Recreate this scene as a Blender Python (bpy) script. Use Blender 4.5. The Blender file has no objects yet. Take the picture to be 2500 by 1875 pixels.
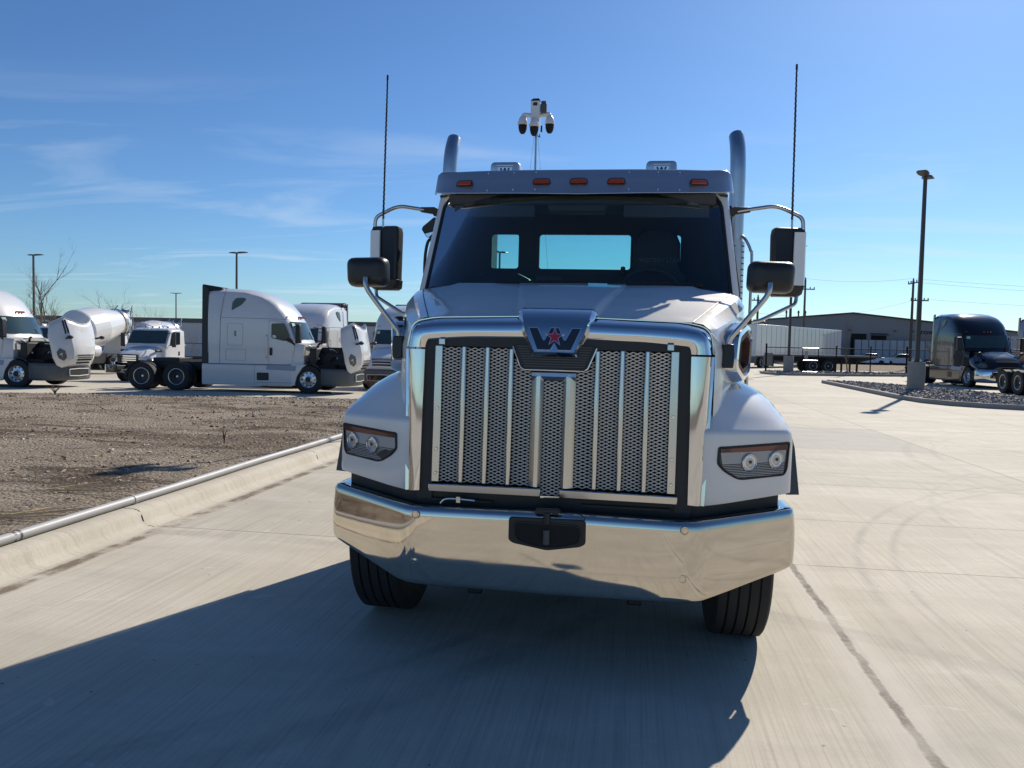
import bpy, bmesh, math, random
from mathutils import Vector, Matrix, noise
random.seed(7)
R = math.radians
scene = bpy.context.scene
COL = scene.collection

# ------------------------------------------------------------------ camera
yaw, pitch, roll = R(8.64), R(-2.9), R(1.178)
fw = Vector((-math.sin(yaw)*math.cos(pitch), math.cos(yaw)*math.cos(pitch), math.sin(pitch)))
rt = Vector((math.cos(yaw), math.sin(yaw), 0)); up = rt.cross(fw)
r2 = rt*math.cos(roll) + up*math.sin(roll); u2 = -rt*math.sin(roll) + up*math.cos(roll)
cam = bpy.data.cameras.new('camera'); camo = bpy.data.objects.new('camera', cam); COL.objects.link(camo)
camo.matrix_world = Matrix(((r2.x, u2.x, -fw.x, 0.391), (r2.y, u2.y, -fw.y, -3.779), (r2.z, u2.z, -fw.z, 1.635), (0, 0, 0, 1)))
cam.sensor_width = 36; cam.lens = 1900/2500*36; cam.clip_end = 4000; cam.clip_start = .05
scene.camera = camo
scene.render.resolution_x, scene.render.resolution_y = 1024, 768

# ------------------------------------------------------------------ sky, sun, exposure
SUN_EL, SUN_AZ = R(35.3), R(23.2)          # azimuth from +Y towards +X
world = bpy.data.worlds.new('World'); scene.world = world; world.use_nodes = True
nt = world.node_tree; nt.nodes.clear()
wo = nt.nodes.new('ShaderNodeOutputWorld'); bg = nt.nodes.new('ShaderNodeBackground')
sky = nt.nodes.new('ShaderNodeTexSky'); sky.sky_type = 'NISHITA'; sky.sun_disc = False
sky.sun_elevation = SUN_EL; sky.sun_rotation = SUN_AZ
sky.altitude = 200; sky.air_density = 1.0; sky.dust_density = .35; sky.ozone_density = 2.2
bg.inputs['Strength'].default_value = .105
# thin cirrus: noise over the sky direction, projected on a flat cloud layer
tc = nt.nodes.new('ShaderNodeTexCoord'); sep = nt.nodes.new('ShaderNodeSeparateXYZ')
nt.links.new(tc.outputs['Generated'], sep.inputs[0])
def wmath(op, a, b=None, clamp=False):
    n = nt.nodes.new('ShaderNodeMath'); n.operation = op; n.use_clamp = clamp
    for i, v in enumerate((a, b)):
        if v is None: continue
        if isinstance(v, (int, float)): n.inputs[i].default_value = v
        else: nt.links.new(v, n.inputs[i])
    return n.outputs[0]
zc = wmath('MAXIMUM', wmath('ADD', sep.outputs[2], .06), .03)
cx, cy = wmath('DIVIDE', sep.outputs[0], zc), wmath('DIVIDE', sep.outputs[1], zc)
cmb = nt.nodes.new('ShaderNodeCombineXYZ'); nt.links.new(cx, cmb.inputs[0]); nt.links.new(cy, cmb.inputs[1])
mp = nt.nodes.new('ShaderNodeMapping'); mp.inputs['Rotation'].default_value = (0, 0, R(38)); mp.inputs['Scale'].default_value = (.42, 1.05, 1)
mp.inputs['Location'].default_value = (1.7, .4, 0)
nt.links.new(cmb.outputs[0], mp.inputs[0])
ns = nt.nodes.new('ShaderNodeTexNoise'); ns.inputs['Scale'].default_value = 1.1; ns.inputs['Detail'].default_value = 8; ns.inputs['Roughness'].default_value = .56; ns.inputs['Distortion'].default_value = 1.1
nt.links.new(mp.outputs[0], ns.inputs[0])
rp = nt.nodes.new('ShaderNodeValToRGB'); rp.color_ramp.elements[0].position = .52; rp.color_ramp.elements[1].position = .80
nt.links.new(ns.outputs[0], rp.inputs[0])
# clouds gather low over the horizon
low = nt.nodes.new('ShaderNodeMapRange'); low.inputs[1].default_value = .06; low.inputs[2].default_value = .32; low.inputs[3].default_value = 1; low.inputs[4].default_value = .0
nt.links.new(sep.outputs[2], low.inputs[0])
amt = wmath('MULTIPLY', wmath('MULTIPLY', rp.outputs[0], low.outputs[0]), .70)
# deepen the blue of the clear winter air
def wcol(op, a, b):
    n = nt.nodes.new('ShaderNodeMixRGB'); n.blend_type = op; n.inputs[0].default_value = 1; nt.links.new(a, n.inputs[1]); n.inputs[2].default_value = b; return n.outputs[0]
gm = nt.nodes.new('ShaderNodeGamma'); gm.inputs[1].default_value = 1.14
nt.links.new(wcol('MULTIPLY', sky.outputs[0], (.125, .125, .125, 1)), gm.inputs[0])
deep = wcol('MULTIPLY', gm.outputs[0], (8*.515, 8*.715, 8*.925, 1))
mix = nt.nodes.new('ShaderNodeMixRGB'); nt.links.new(amt, mix.inputs[0]); nt.links.new(deep, mix.inputs[1]); mix.inputs[2].default_value = (6.2, 7.0, 7.9, 1)
nt.links.new(mix.outputs[0], bg.inputs['Color']); nt.links.new(bg.outputs[0], wo.inputs[0])

sl = bpy.data.lights.new('sun', 'SUN'); sl.energy = 5.0; sl.angle = R(.53); sl.color = (1, .91, .77)
so = bpy.data.objects.new('sun', sl); COL.objects.link(so)
sdir = Vector((math.sin(SUN_AZ)*math.cos(SUN_EL), math.cos(SUN_AZ)*math.cos(SUN_EL), math.sin(SUN_EL)))
so.rotation_euler = sdir.to_track_quat('Z', 'Y').to_euler(); so.location = (20, 40, 40)
scene.view_settings.view_transform = 'Standard'; scene.view_settings.look = 'None'
scene.view_settings.exposure = 0.17; scene.view_settings.gamma = 1
scene.cycles.max_bounces = 8; scene.cycles.transparent_max_bounces = 12; scene.cycles.caustics_reflective = False; scene.cycles.caustics_refractive = False
scene.cycles.sample_clamp_indirect = 6

# ------------------------------------------------------------------ mesh helpers
class MB:
    def __init__(s): s.v, s.f, s.m = [], [], []
    def add(s, vs, fs, m=0):
        b = len(s.v); s.v += [tuple(v) for v in vs]; s.f += [tuple(b+i for i in f) for f in fs]; s.m += [m]*len(fs); return s
    def box(s, x0, x1, y0, y1, z0, z1, m=0, M=None):
        vs = [Vector(p) for p in ((x0,y0,z0),(x1,y0,z0),(x1,y1,z0),(x0,y1,z0),(x0,y0,z1),(x1,y0,z1),(x1,y1,z1),(x0,y1,z1))]
        if M is not None: vs = [M @ v for v in vs]
        return s.add(vs, [(0,3,2,1),(4,5,6,7),(0,1,5,4),(1,2,6,5),(2,3,7,6),(3,0,4,7)], m)
    def prism(s, pts, off, m=0):
        n = len(pts); off = Vector(off); a = [Vector(p) for p in pts]; b = [p+off for p in a]
        return s.add(a+b, [tuple(range(n)), tuple(range(2*n-1, n-1, -1))] + [(i, i+n, (i+1) % n+n, (i+1) % n) for i in range(n)], m)
    def loft(s, rows, closed=False, cap=False, m=0):
        n = len(rows[0]); vs = [p for r in rows for p in r]; fs = []
        for i in range(len(rows)-1):
            for j in range(n if closed else n-1):
                k = (j+1) % n; fs.append((i*n+j, i*n+k, (i+1)*n+k, (i+1)*n+j))
        if cap: fs += [tuple(range(n)), tuple(range(len(vs)-1, len(vs)-n-1, -1))]
        return s.add(vs, fs, m)
    def tube(s, pts, r, n=10, m=0, cap=True):
        P = [Vector(p) for p in pts]; rs = r if isinstance(r, (list, tuple)) else [r]*len(P); rows = []; nv = None
        for i, p in enumerate(P):
            t = (P[min(i+1, len(P)-1)]-P[max(i-1, 0)]).normalized()
            if nv is None: nv = t.orthogonal().normalized()
            else:
                nv = nv-t*nv.dot(t); nv = nv.normalized() if nv.length > 1e-6 else t.orthogonal().normalized()
            b = t.cross(nv)
            rows.append([p+(nv*math.cos(a)+b*math.sin(a))*rs[i] for a in [2*math.pi*k/n for k in range(n)]])
        return s.loft(rows, True, cap, m)
    def cyl(s, p0, p1, r0, r1=None, n=16, m=0): return s.tube([p0, p1], [r0, r0 if r1 is None else r1], n, m)
    def lathe(s, prof, o, ax, n=24, m=0, closed=False):
        ax = Vector(ax).normalized(); e = ax.orthogonal().normalized(); g = ax.cross(e); o = Vector(o)
        rows = [[o+ax*h+(e*math.cos(a)+g*math.sin(a))*r for a in [2*math.pi*k/n for k in range(n)]] for r, h in prof]
        if closed: rows.append(rows[0])
        return s.loft(rows, True, False, m)
    def ball(s, c, r, n=12, m=0, sc=(1, 1, 1), half=False):
        prof = []; k = n//2; rows = []
        for i in range(k+1):
            th = math.pi*i/k*(.5 if half else 1)
            rows.append([Vector(c)+Vector((r*sc[0]*max(math.sin(th), 1e-4)*math.cos(2*math.pi*j/n), r*sc[1]*max(math.sin(th), 1e-4)*math.sin(2*math.pi*j/n), r*sc[2]*math.cos(th))) for j in range(n)])
        return s.loft(rows, True, True, m)
    def mirror(s):
        b = len(s.v); s.v += [(-x, y, z) for x, y, z in s.v]; n = len(s.f)
        for i in range(n): s.f.append(tuple(b+k for k in reversed(s.f[i]))); s.m.append(s.m[i])
        return s
    def map(s, fn): s.v = [tuple(fn(Vector(v))) for v in s.v]; return s

def rbox(x0, x1, y0, y1, z0, z1): return MB().box(x0, x1, y0, y1, z0, z1)
def smooth(pts, k=6):
    P = [Vector(p) for p in pts]; out = []
    for i in range(len(P)-1):
        a, b, c, d = P[max(i-1, 0)], P[i], P[i+1], P[min(i+2, len(P)-1)]
        for j in range(k):
            t = j/k; out.append(.5*((2*b)+(c-a)*t+(2*a-5*b+4*c-d)*t*t+(3*b-a-3*c+d)*t*t*t))
    return out+[P[-1]]
def arcpath(pts, r=.05, k=5):                    # polyline with rounded corners
    P = [Vector(p) for p in pts]; out = [P[0]]
    for i in range(1, len(P)-1):
        a, b, c = P[i-1], P[i], P[i+1]; d = min(r, (a-b).length*.45, (c-b).length*.45)
        p, q = b+(a-b).normalized()*d, b+(c-b).normalized()*d
        for j in range(k+1):
            t = j/k; out.append(p*(1-t)**2+b*2*t*(1-t)+q*t*t)
    return out+[P[-1]]
def rpoly(pts, r=.02, k=4):                      # closed 2-D polygon with rounded corners
    n = len(pts); out = []; rr = r if isinstance(r, (list, tuple)) else [r]*n
    for i in range(n):
        a, b, c = Vector(pts[i-1]), Vector(pts[i]), Vector(pts[(i+1) % n]); d = min(rr[i], (a-b).length*.45, (c-b).length*.45)
        p, q = b+(a-b).normalized()*d, b+(c-b).normalized()*d
        for j in range(k+1):
            t = j/k; out.append(tuple(p*(1-t)**2+b*2*t*(1-t)+q*t*t))
    return out
def offpoly(pts, d):                             # offset a closed 2-D polygon outwards
    n = len(pts); A = sum(pts[i-1][0]*pts[i][1]-pts[i][0]*pts[i-1][1] for i in range(n)); sg = 1 if A > 0 else -1; out = []
    for i in range(n):
        a, b, c = Vector(pts[i-1]), Vector(pts[i]), Vector(pts[(i+1) % n])
        e, f = (b-a).normalized(), (c-b).normalized(); n1, n2 = Vector((e.y, -e.x))*sg, Vector((f.y, -f.x))*sg
        mm = n1+n2; mm = mm/max(mm.length_squared, .25)*2
        out.append(tuple(b+mm*d))
    return out
def lerp(a, b, t): return a+(b-a)*t
def interp(x, tab):
    if x <= tab[0][0]: return tab[0][1]
    for (a, p), (b, q) in zip(tab, tab[1:]):
        if x <= b: return p+(q-p)*(x-a)/(b-a)
    return tab[-1][1]
def sstep(a, b, x):
    t = max(0, min(1, (x-a)/(b-a))); return t*t*(3-2*t)

def obj(name, mb, mat, parent=None, ang=38, bevel=0, seg=2, solid=0, sub=0, flat=False):
    me = bpy.data.meshes.new(name); me.from_pydata(mb.v, [], mb.f)
    bm = bmesh.new(); bm.from_mesh(me); bmesh.ops.recalc_face_normals(bm, faces=bm.faces); bm.to_mesh(me); bm.free()
    for m in (mat if isinstance(mat, (list, tuple)) else [mat]): me.materials.append(m)
    for p, k in zip(me.polygons, mb.m): p.material_index = k; p.use_smooth = not flat
    if not flat: me.set_sharp_from_angle(angle=R(ang))
    o = bpy.data.objects.new(name, me); COL.objects.link(o)
    if parent is not None: o.parent = parent
    if solid: md = o.modifiers.new('solid', 'SOLIDIFY'); md.thickness = solid; md.offset = -1
    if bevel: md = o.modifiers.new('bevel', 'BEVEL'); md.width = bevel; md.segments = seg; md.limit_method = 'ANGLE'; md.angle_limit = R(35); md.harden_normals = False
    if sub: md = o.modifiers.new('sub', 'SUBSURF'); md.levels = md.render_levels = sub
    return o
def to_mesh(o):                                  # turn a text object into a plain mesh object
    bpy.context.view_layer.update(); me = bpy.data.meshes.new_from_object(o.evaluated_get(bpy.context.evaluated_depsgraph_get()))
    n = bpy.data.objects.new(o.name, me); nm = o.name; COL.objects.link(n); n.parent = o.parent; n.location = o.location; n.rotation_euler = o.rotation_euler; n.scale = o.scale
    bpy.data.objects.remove(o); n.name = nm; return n
def tag(o, label=None, cat=None, group=None, kind=None):
    for k, v in (('label', label), ('category', cat), ('group', group), ('kind', kind)):
        if v: o[k] = v
    return o
def thing(name, label, cat, loc=(0, 0, 0), rotz=0, group=None, scale=1):
    o = bpy.data.objects.new(name, None); COL.objects.link(o); o.empty_display_size = .2
    o.location = loc; o.rotation_euler = (0, 0, rotz); o.scale = (scale,)*3
    return tag(o, label, cat, group)
def dup(src, loc, rotz=None, label=None):
    r = src.copy(); COL.objects.link(r); r.location = loc
    if rotz is not None: r.rotation_euler = (0, 0, rotz)
    if label: r['label'] = label
    def rec(a, b):
        for ch in [c for c in bpy.data.objects if c.parent == a and c.name not in made]:
            c = ch.copy(); COL.objects.link(c); made.add(c.name); c.parent = b; rec(ch, c)
    made = set(); rec(src, r); return r

# ------------------------------------------------------------------ materials
def lk(t, a, b): t.links.new(a, b)
def nmath(t, op, a, b=None, clamp=False):
    n = t.nodes.new('ShaderNodeMath'); n.operation = op; n.use_clamp = clamp
    for i, v in enumerate((a, b)):
        if v is None: continue
        if isinstance(v, (int, float)): n.inputs[i].default_value = v
        else: lk(t, v, n.inputs[i])
    return n.outputs[0]
def nnoise(t, co, scale, detail=4, rough=.55, sc=None, dist=0):
    if sc:
        m = t.nodes.new('ShaderNodeMapping'); m.inputs['Scale'].default_value = sc; lk(t, co, m.inputs[0]); co = m.outputs[0]
    n = t.nodes.new('ShaderNodeTexNoise'); n.inputs['Scale'].default_value = scale; n.inputs['Detail'].default_value = detail
    n.inputs['Roughness'].default_value = rough; n.inputs['Distortion'].default_value = dist; lk(t, co, n.inputs[0]); return n.outputs[0]
def nramp(t, fac, a, b, c0=(0, 0, 0, 1), c1=(1, 1, 1, 1)):
    r = t.nodes.new('ShaderNodeValToRGB'); e = r.color_ramp.elements; e[0].position, e[1].position = a, b; e[0].color, e[1].color = c0, c1
    lk(t, fac, r.inputs[0]); return r.outputs[0]
def nmix(t, fac, a, b, op='MIX'):
    n = t.nodes.new('ShaderNodeMixRGB'); n.blend_type = op
    for i, v in enumerate((fac, a, b)):
        if isinstance(v, (int, float)): n.inputs[i].default_value = v
        elif isinstance(v, (tuple, list)): n.inputs[i].default_value = (*v, 1) if len(v) == 3 else v
        else: lk(t, v, n.inputs[i])
    return n.outputs[0]
def pmat(name, col, rough=.5, metal=0, coat=0, var=.06, vs=4, bump=0, bs=60, spec=.5, emit=None, trans=0, dirt=0, ior=1.45, wave=0, rvar=0):
    m = bpy.data.materials.new(name); m.use_nodes = True; t = m.node_tree; b = t.nodes['Principled BSDF']
    tcn = t.nodes.new('ShaderNodeTexCoord'); co = tcn.outputs['Object']
    c = (*col, 1); b.inputs['Base Color'].default_value = c
    b.inputs['Roughness'].default_value = rough; b.inputs['Metallic'].default_value = metal; b.inputs['IOR'].default_value = ior
    b.inputs['Specular IOR Level'].default_value = spec
    if coat: b.inputs['Coat Weight'].default_value = coat; b.inputs['Coat Roughness'].default_value = .04
    if trans: b.inputs['Transmission Weight'].default_value = trans
    out = None
    if var:
        n = nnoise(t, co, vs, 5); out = nmix(t, n, tuple(x*(1-var) for x in col), tuple(min(1, x*(1+var)) for x in col))
    if dirt:
        d = nmath(t, 'MULTIPLY', nramp(t, nnoise(t, co, 3.2, 9, .68), .5, .8), dirt)
        out = nmix(t, d, out if out is not None else c, (.32, .27, .20)); lk(t, nmath(t, 'ADD', nmath(t, 'MULTIPLY', d, .5), rough), b.inputs['Roughness'])
    elif rvar:
        lk(t, nmath(t, 'ADD', nmath(t, 'MULTIPLY', nramp(t, nnoise(t, co, 5, 7, .65), .4, .8), rvar), rough), b.inputs['Roughness'])
    if out is not None: lk(t, out, b.inputs['Base Color'])
    if bump or wave:
        bn = t.nodes.new('ShaderNodeBump'); bn.inputs['Strength'].default_value = bump or wave; bn.inputs['Distance'].default_value = .01
        lk(t, nnoise(t, co, bs, 3 if bump else 1), bn.inputs['Height']); lk(t, bn.outputs[0], b.inputs['Normal'])
    if emit: b.inputs['Emission Color'].default_value = (*emit[:3], 1); b.inputs['Emission Strength'].default_value = emit[3]
    return m
def glassmat(name, tint, gloss=.06, ior=1.5, rough=.0):
    m = bpy.data.materials.new(name); m.use_nodes = True; t = m.node_tree; t.nodes.clear()
    o = t.nodes.new('ShaderNodeOutputMaterial'); tr = t.nodes.new('ShaderNodeBsdfTransparent'); gl = t.nodes.new('ShaderNodeBsdfGlossy'); fr = t.nodes.new('ShaderNodeFresnel'); mx = t.nodes.new('ShaderNodeMixShader')
    tr.inputs[0].default_value = (*tint, 1); gl.inputs['Roughness'].default_value = rough; fr.inputs[0].default_value = ior
    lk(t, fr.outputs[0], mx.inputs[0]); lk(t, tr.outputs[0], mx.inputs[1]); lk(t, gl.outputs[0], mx.inputs[2]); lk(t, mx.outputs[0], o.inputs[0]); return m

WHITE = pmat('pearl_white_paint', (.74, .74, .73), .30, 0, .95, .03, 2, dirt=.07)
DUSTY = pmat('dusty_white_paint', (.70, .695, .68), .34, 0, .8, .05, 3, dirt=.30)
FLEET = pmat('fleet_white_paint', (.70, .70, .70), .3, 0, .8, .03, 2, dirt=.10)
FLEETP = pmat('primer_grey_panel', (.10, .105, .11), .5, 0, 0, .08, 4)
CHROME = pmat('chrome', (.66, .66, .66), .045, 1, 0, .03, 6, wave=.05, bs=4, rvar=.02)
BUMPCH = pmat('bumper_chrome', (.63, .585, .515), .05, 1, 0, .04, 8, wave=.04, bs=3.0, dirt=.16)
BRUSHED = pmat('brushed_steel', (.62, .63, .65), .24, 1, 0, .04, 9, rvar=.1)
STAIN = pmat('stainless_visor', (.50, .53, .58), .30, .8, 0, .03, 3)
STEEL = pmat('steel_tube', (.55, .53, .50), .22, 1, 0, .05, 12, rvar=.15)
STACKM = pmat('stack_steel', (.50, .53, .56), .3, 1, 0, .05, 6, rvar=.15)
BLACKP = pmat('black_plastic', (.018, .019, .021), .42, 0, 0, .15, 10, bump=.1, bs=400)
MIRP = pmat('mirror_shell_plastic', (.020, .021, .022), .36, 0, 0, .12, 10, bump=.06, bs=500)
DARK = pmat('dark_void', (.006, .006, .007), .7, 0, 0, .2, 10)
RUBBER = pmat('tyre_rubber', (.022, .022, .023), .72, 0, 0, .25, 9, bump=.25, bs=90)
GREYP = pmat('grey_plastic', (.075, .08, .085), .5, 0, 0, .1, 8)
GRILLC = pmat('satin_grille_bar', (.58, .57, .545), .17, 1, 0, .03, 6, rvar=.06)
MESHM = pmat('mesh_steel', (.80, .80, .77), .38, .25, 0, .05, 9)
AMBER = pmat('amber_lens', (.42, .055, .012), .22, 0, .6, .08, 30)
TURNL = pmat('smoked_amber', (.11, .035, .014), .25, 0, .5, .1, 20)
AMBERD = pmat('amber_strip', (.19, .055, .04), .3, 0, .5, .1, 30)
RED = pmat('red_enamel', (.36, .012, .03), .25, 0, .6, .05, 8)
LOGOB = pmat('black_enamel', (.012, .013, .016), .22, 0, .6, .05, 8)
ALU = pmat('alloy', (.68, .69, .70), .28, .9, 0, .05, 10)
FRAMEM = pmat('chassis_black', (.02, .02, .022), .5, 0, 0, .2, 5)
WSGLASS = glassmat('windscreen_glass', (.74, .85, .84), ior=1.5)
REARGL = glassmat('rear_glass', (.66, .90, .87), ior=1.3)
LAMPL = pmat('lamp_lens_glass', (.80, .80, .80), .10, .45, .8, .25, 60, bump=.15, bs=90)
LENSGL = glassmat('lens_glass', (.86, .87, .88), ior=1.22)
TINT = pmat('tinted_glass', (.012, .02, .03), .06, 0, 0, .05, 4, spec=.7)
GLASSB = pmat('truck_glass', (.03, .055, .06), .05, 0, 0, .2, 2, spec=.8)
CABIN = pmat('cabin_plastic', (.055, .058, .064), .7, 0, 0, .15, 6)
SEATM = pmat('seat_vinyl', (.028, .03, .034), .55, 0, 0, .15, 12, bump=.1, bs=150)
CONC = pmat('cast_concrete', (.30, .285, .26), .85, 0, 0, .14, 5, bump=.3, bs=40)
POLEM = pmat('bronze_pole_paint', (.055, .052, .05), .45, 0, 0, .1, 4)
WOODP = pmat('weathered_pole_wood', (.10, .085, .07), .85, 0, 0, .25, 6, bump=.3, bs=30)

# ================================================================== SETTING
def gz(x, y):                                    # the lot on the left falls away gently
    s = sstep(8, 22, y)*-.27 if y < 22 else -.27-.02*(min(y, 76)-22)
    return s*sstep(-3.2, -9, x)

def pavement_material():
    m = bpy.data.materials.new('broomed_concrete'); m.use_nodes = True; t = m.node_tree; b = t.nodes['Principled BSDF']
    g = t.nodes.new('ShaderNodeNewGeometry'); P = g.outputs['Position']; sp = t.nodes.new('ShaderNodeSeparateXYZ'); lk(t, P, sp.inputs[0]); X, Y = sp.outputs[0], sp.outputs[1]
    big = nnoise(t, P, .35, 6, .6); mid = nnoise(t, P, 1.7, 7, .65); fine = nnoise(t, P, 45, 4, .7)
    broom = nnoise(t, P, 1, 5, .75, sc=(55, .55, 1)); broom2 = nnoise(t, P, 1, 4, .7, sc=(150, 2.0, 1)); sweep = nnoise(t, P, 1, 6, .62, sc=(.55, 1.6, 1), dist=.6)
    c = nmix(t, nramp(t, big, .3, .7), (.45, .418, .335), (.55, .513, .415))
    c = nmix(t, nmath(t, 'MULTIPLY', nramp(t, mid, .42, .70), .45), c, (.39, .36, .315))
    c = nmix(t, nmath(t, 'MULTIPLY', nramp(t, sweep, .44, .66), .62), c, (.63, .585, .505))
    c = nmix(t, nmath(t, 'MULTIPLY', nramp(t, broom, .46, .66), .62), c, (.34, .305, .26))
    c = nmix(t, nmath(t, 'MULTIPLY', nramp(t, broom2, .48, .68), .34), c, (.62, .58, .51))
    c = nmix(t, nmath(t, 'MULTIPLY', nramp(t, fine, .52, .8), .25), c, (.27, .25, .23))
    # each slab cast a little differently
    fx, fy = nmath(t, 'FLOOR', nmath(t, 'DIVIDE', nmath(t, 'SUBTRACT', X, 1.64), 3.8)), nmath(t, 'FLOOR', nmath(t, 'DIVIDE', nmath(t, 'SUBTRACT', Y, 2.36), 3.72))
    cb = t.nodes.new('ShaderNodeCombineXYZ'); lk(t, fx, cb.inputs[0]); lk(t, fy, cb.inputs[1])
    wn = t.nodes.new('ShaderNodeTexWhiteNoise'); wn.noise_dimensions = '2D'; lk(t, cb.outputs[0], wn.inputs[0])
    c = nmix(t, 1, c, nramp(t, wn.outputs[0], 0, 1, (.90, .90, .905, 1), (1.04, 1.03, 1.02, 1)), 'MULTIPLY')
    # the one greyer slab to the right of the truck
    def band(v, lo, hi, e=.012):
        return nmath(t, 'MULTIPLY', nmath(t, 'MULTIPLY', nmath(t, 'SUBTRACT', v, lo), 1/e, True), nmath(t, 'MULTIPLY', nmath(t, 'SUBTRACT', hi, v), 1/e, True), True)
    c = nmix(t, nmath(t, 'MULTIPLY', nmath(t, 'MULTIPLY', band(X, 1.64, 5.44), band(Y, 9.82, 13.52)), .55), c, (.30, .295, .28))
    # saw-cut joints and the wide ragged seam beside the truck
    wob = nmath(t, 'MULTIPLY', nmath(t, 'SUBTRACT', nnoise(t, P, 5, 6, .7), .5), .05)
    def line(v, at, w, wv=0):
        d = nmath(t, 'ABSOLUTE', nmath(t, 'SUBTRACT', nmath(t, 'ADD', v, nmath(t, 'MULTIPLY', wob, 1.5)) if wv else v, at))
        return nmath(t, 'SUBTRACT', 1.0, nmath(t, 'DIVIDE', nmath(t, 'SUBTRACT', d, w*.6), w*.6, False), True)
    J = None
    for at, w in [(2.36, .006), (6.15, .007), (9.82, .010), (13.52, .012), (17.3, .014), (21, .016), (24.8, .02), (32.3, .02), (39.8, .02)]:
        l = line(Y, at, w); J = l if J is None else nmath(t, 'MAXIMUM', J, l)
    J = nmath(t, 'MAXIMUM', J, nmath(t, 'MULTIPLY', line(Y, 4.04, .006), nmath(t, 'MULTIPLY', nmath(t, 'SUBTRACT', X, 1.64), 30, True)))
    for at, w in [(5.44, .010), (9.24, .012), (13, .014), (-12, .012), (-20, .014), (-28, .014)]: J = nmath(t, 'MAXIMUM', J, line(X, at, w))
    c = nmix(t, nmath(t, 'MULTIPLY', J, .78), c, (.115, .10, .085))
    seam = nmath(t, 'MULTIPLY', line(X, 1.64, .026, 1), nmath(t, 'ADD', nmath(t, 'MULTIPLY', nramp(t, nnoise(t, P, 2.3, 5, .6), .42, .58), .5), .5))
    c = nmix(t, nmath(t, 'MULTIPLY', line(X, 1.64, .16, 1), .42), c, (.60, .56, .50))
    c = nmix(t, nmath(t, 'MULTIPLY', seam, .9), c, nmix(t, nramp(t, nnoise(t, P, 30, 4, .7), .4, .65), (.085, .07, .055), (.23, .20, .165)))
    # silt lying along the gutter
    gd = nmath(t, 'ABSOLUTE', nmath(t, 'ADD', nmath(t, 'ADD', X, 3.53), nmath(t, 'MULTIPLY', wob, 2.2)))
    gut = nmath(t, 'MULTIPLY', nmath(t, 'MULTIPLY', nmath(t, 'SUBTRACT', .075, gd), 26, True), nramp(t, nnoise(t, P, 3.0, 8, .72), .38, .56))
    c = nmix(t, nmath(t, 'MULTIPLY', gut, .85), c, (.13, .085, .055))
    # tyre marks: thin double arcs
    T = None
    for (ax, ay, rad, w, k) in TYREMARKS:
        dx, dy = nmath(t, 'SUBTRACT', X, ax), nmath(t, 'SUBTRACT', Y, ay)
        d = nmath(t, 'ABSOLUTE', nmath(t, 'SUBTRACT', nmath(t, 'SQRT', nmath(t, 'ADD', nmath(t, 'MULTIPLY', dx, dx), nmath(t, 'MULTIPLY', dy, dy))), rad))
        l = nmath(t, 'MULTIPLY', nmath(t, 'MULTIPLY', nmath(t, 'SUBTRACT', w, d), 22, True), k*.75); T = l if T is None else nmath(t, 'MAXIMUM', T, l)
    T = nmath(t, 'MULTIPLY', T, nramp(t, nnoise(t, P, 1.3, 6, .65), .36, .66))
    c = nmix(t, T, c, (.15, .145, .14))
    # hairline cracks wandering over a few slabs
    vo = t.nodes.new('ShaderNodeTexVoronoi'); vo.feature = 'DISTANCE_TO_EDGE'; vo.inputs['Scale'].default_value = .33
    wv = t.nodes.new('ShaderNodeVectorMath'); wv.operation = 'ADD'; nv_ = t.nodes.new('ShaderNodeTexNoise'); nv_.inputs['Scale'].default_value = 1.6; nv_.inputs['Detail'].default_value = 8; lk(t, P, nv_.inputs[0]); lk(t, P, wv.inputs[0]); lk(t, nv_.outputs['Color'], wv.inputs[1]); lk(t, wv.outputs[0], vo.inputs[0])
    ck = nmath(t, 'MULTIPLY', nmath(t, 'SUBTRACT', 1, nmath(t, 'DIVIDE', vo.outputs['Distance'], .004), True), nramp(t, nnoise(t, P, .28, 3, .5), .56, .60))
    c = nmix(t, nmath(t, 'MULTIPLY', nmath(t, 'MULTIPLY', ck, nmath(t, 'SUBTRACT', Y, 8, True)), .5), c, (.16, .14, .12))
    # faint oil and water stains
    c = nmix(t, nmath(t, 'MULTIPLY', nramp(t, nnoise(t, P, .75, 6, .6), .60, .74), .30), c, (.25, .235, .215))
    # pale scuffs
    sc = nramp(t, nnoise(t, P, 1.1, 8, .62, sc=(1, 2.2, 1), dist=2.2), .655, .68)
    c = nmix(t, nmath(t, 'MULTIPLY', sc, .30), c, (.70, .67, .61))
    spk = nramp(t, nnoise(t, P, 16, 2, .5), .745, .765); c = nmix(t, nmath(t, 'MULTIPLY', spk, .75), c, (.10, .085, .07))
    lk(t, c, b.inputs['Base Color']); b.inputs['Roughness'].default_value = .82; b.inputs['Specular IOR Level'].default_value = .35
    h = nmath(t, 'ADD', nmath(t, 'ADD', nmath(t, 'MULTIPLY', broom, .5), nmath(t, 'MULTIPLY', fine, .5)), nmath(t, 'MULTIPLY', nmath(t, 'MAXIMUM', J, seam), -2.0))
    bn = t.nodes.new('ShaderNodeBump'); bn.inputs['Strength'].default_value = .5; bn.inputs['Distance'].default_value = .004; lk(t, h, bn.inputs['Height']); lk(t, bn.outputs[0], b.inputs['Normal'])
    return m
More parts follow.
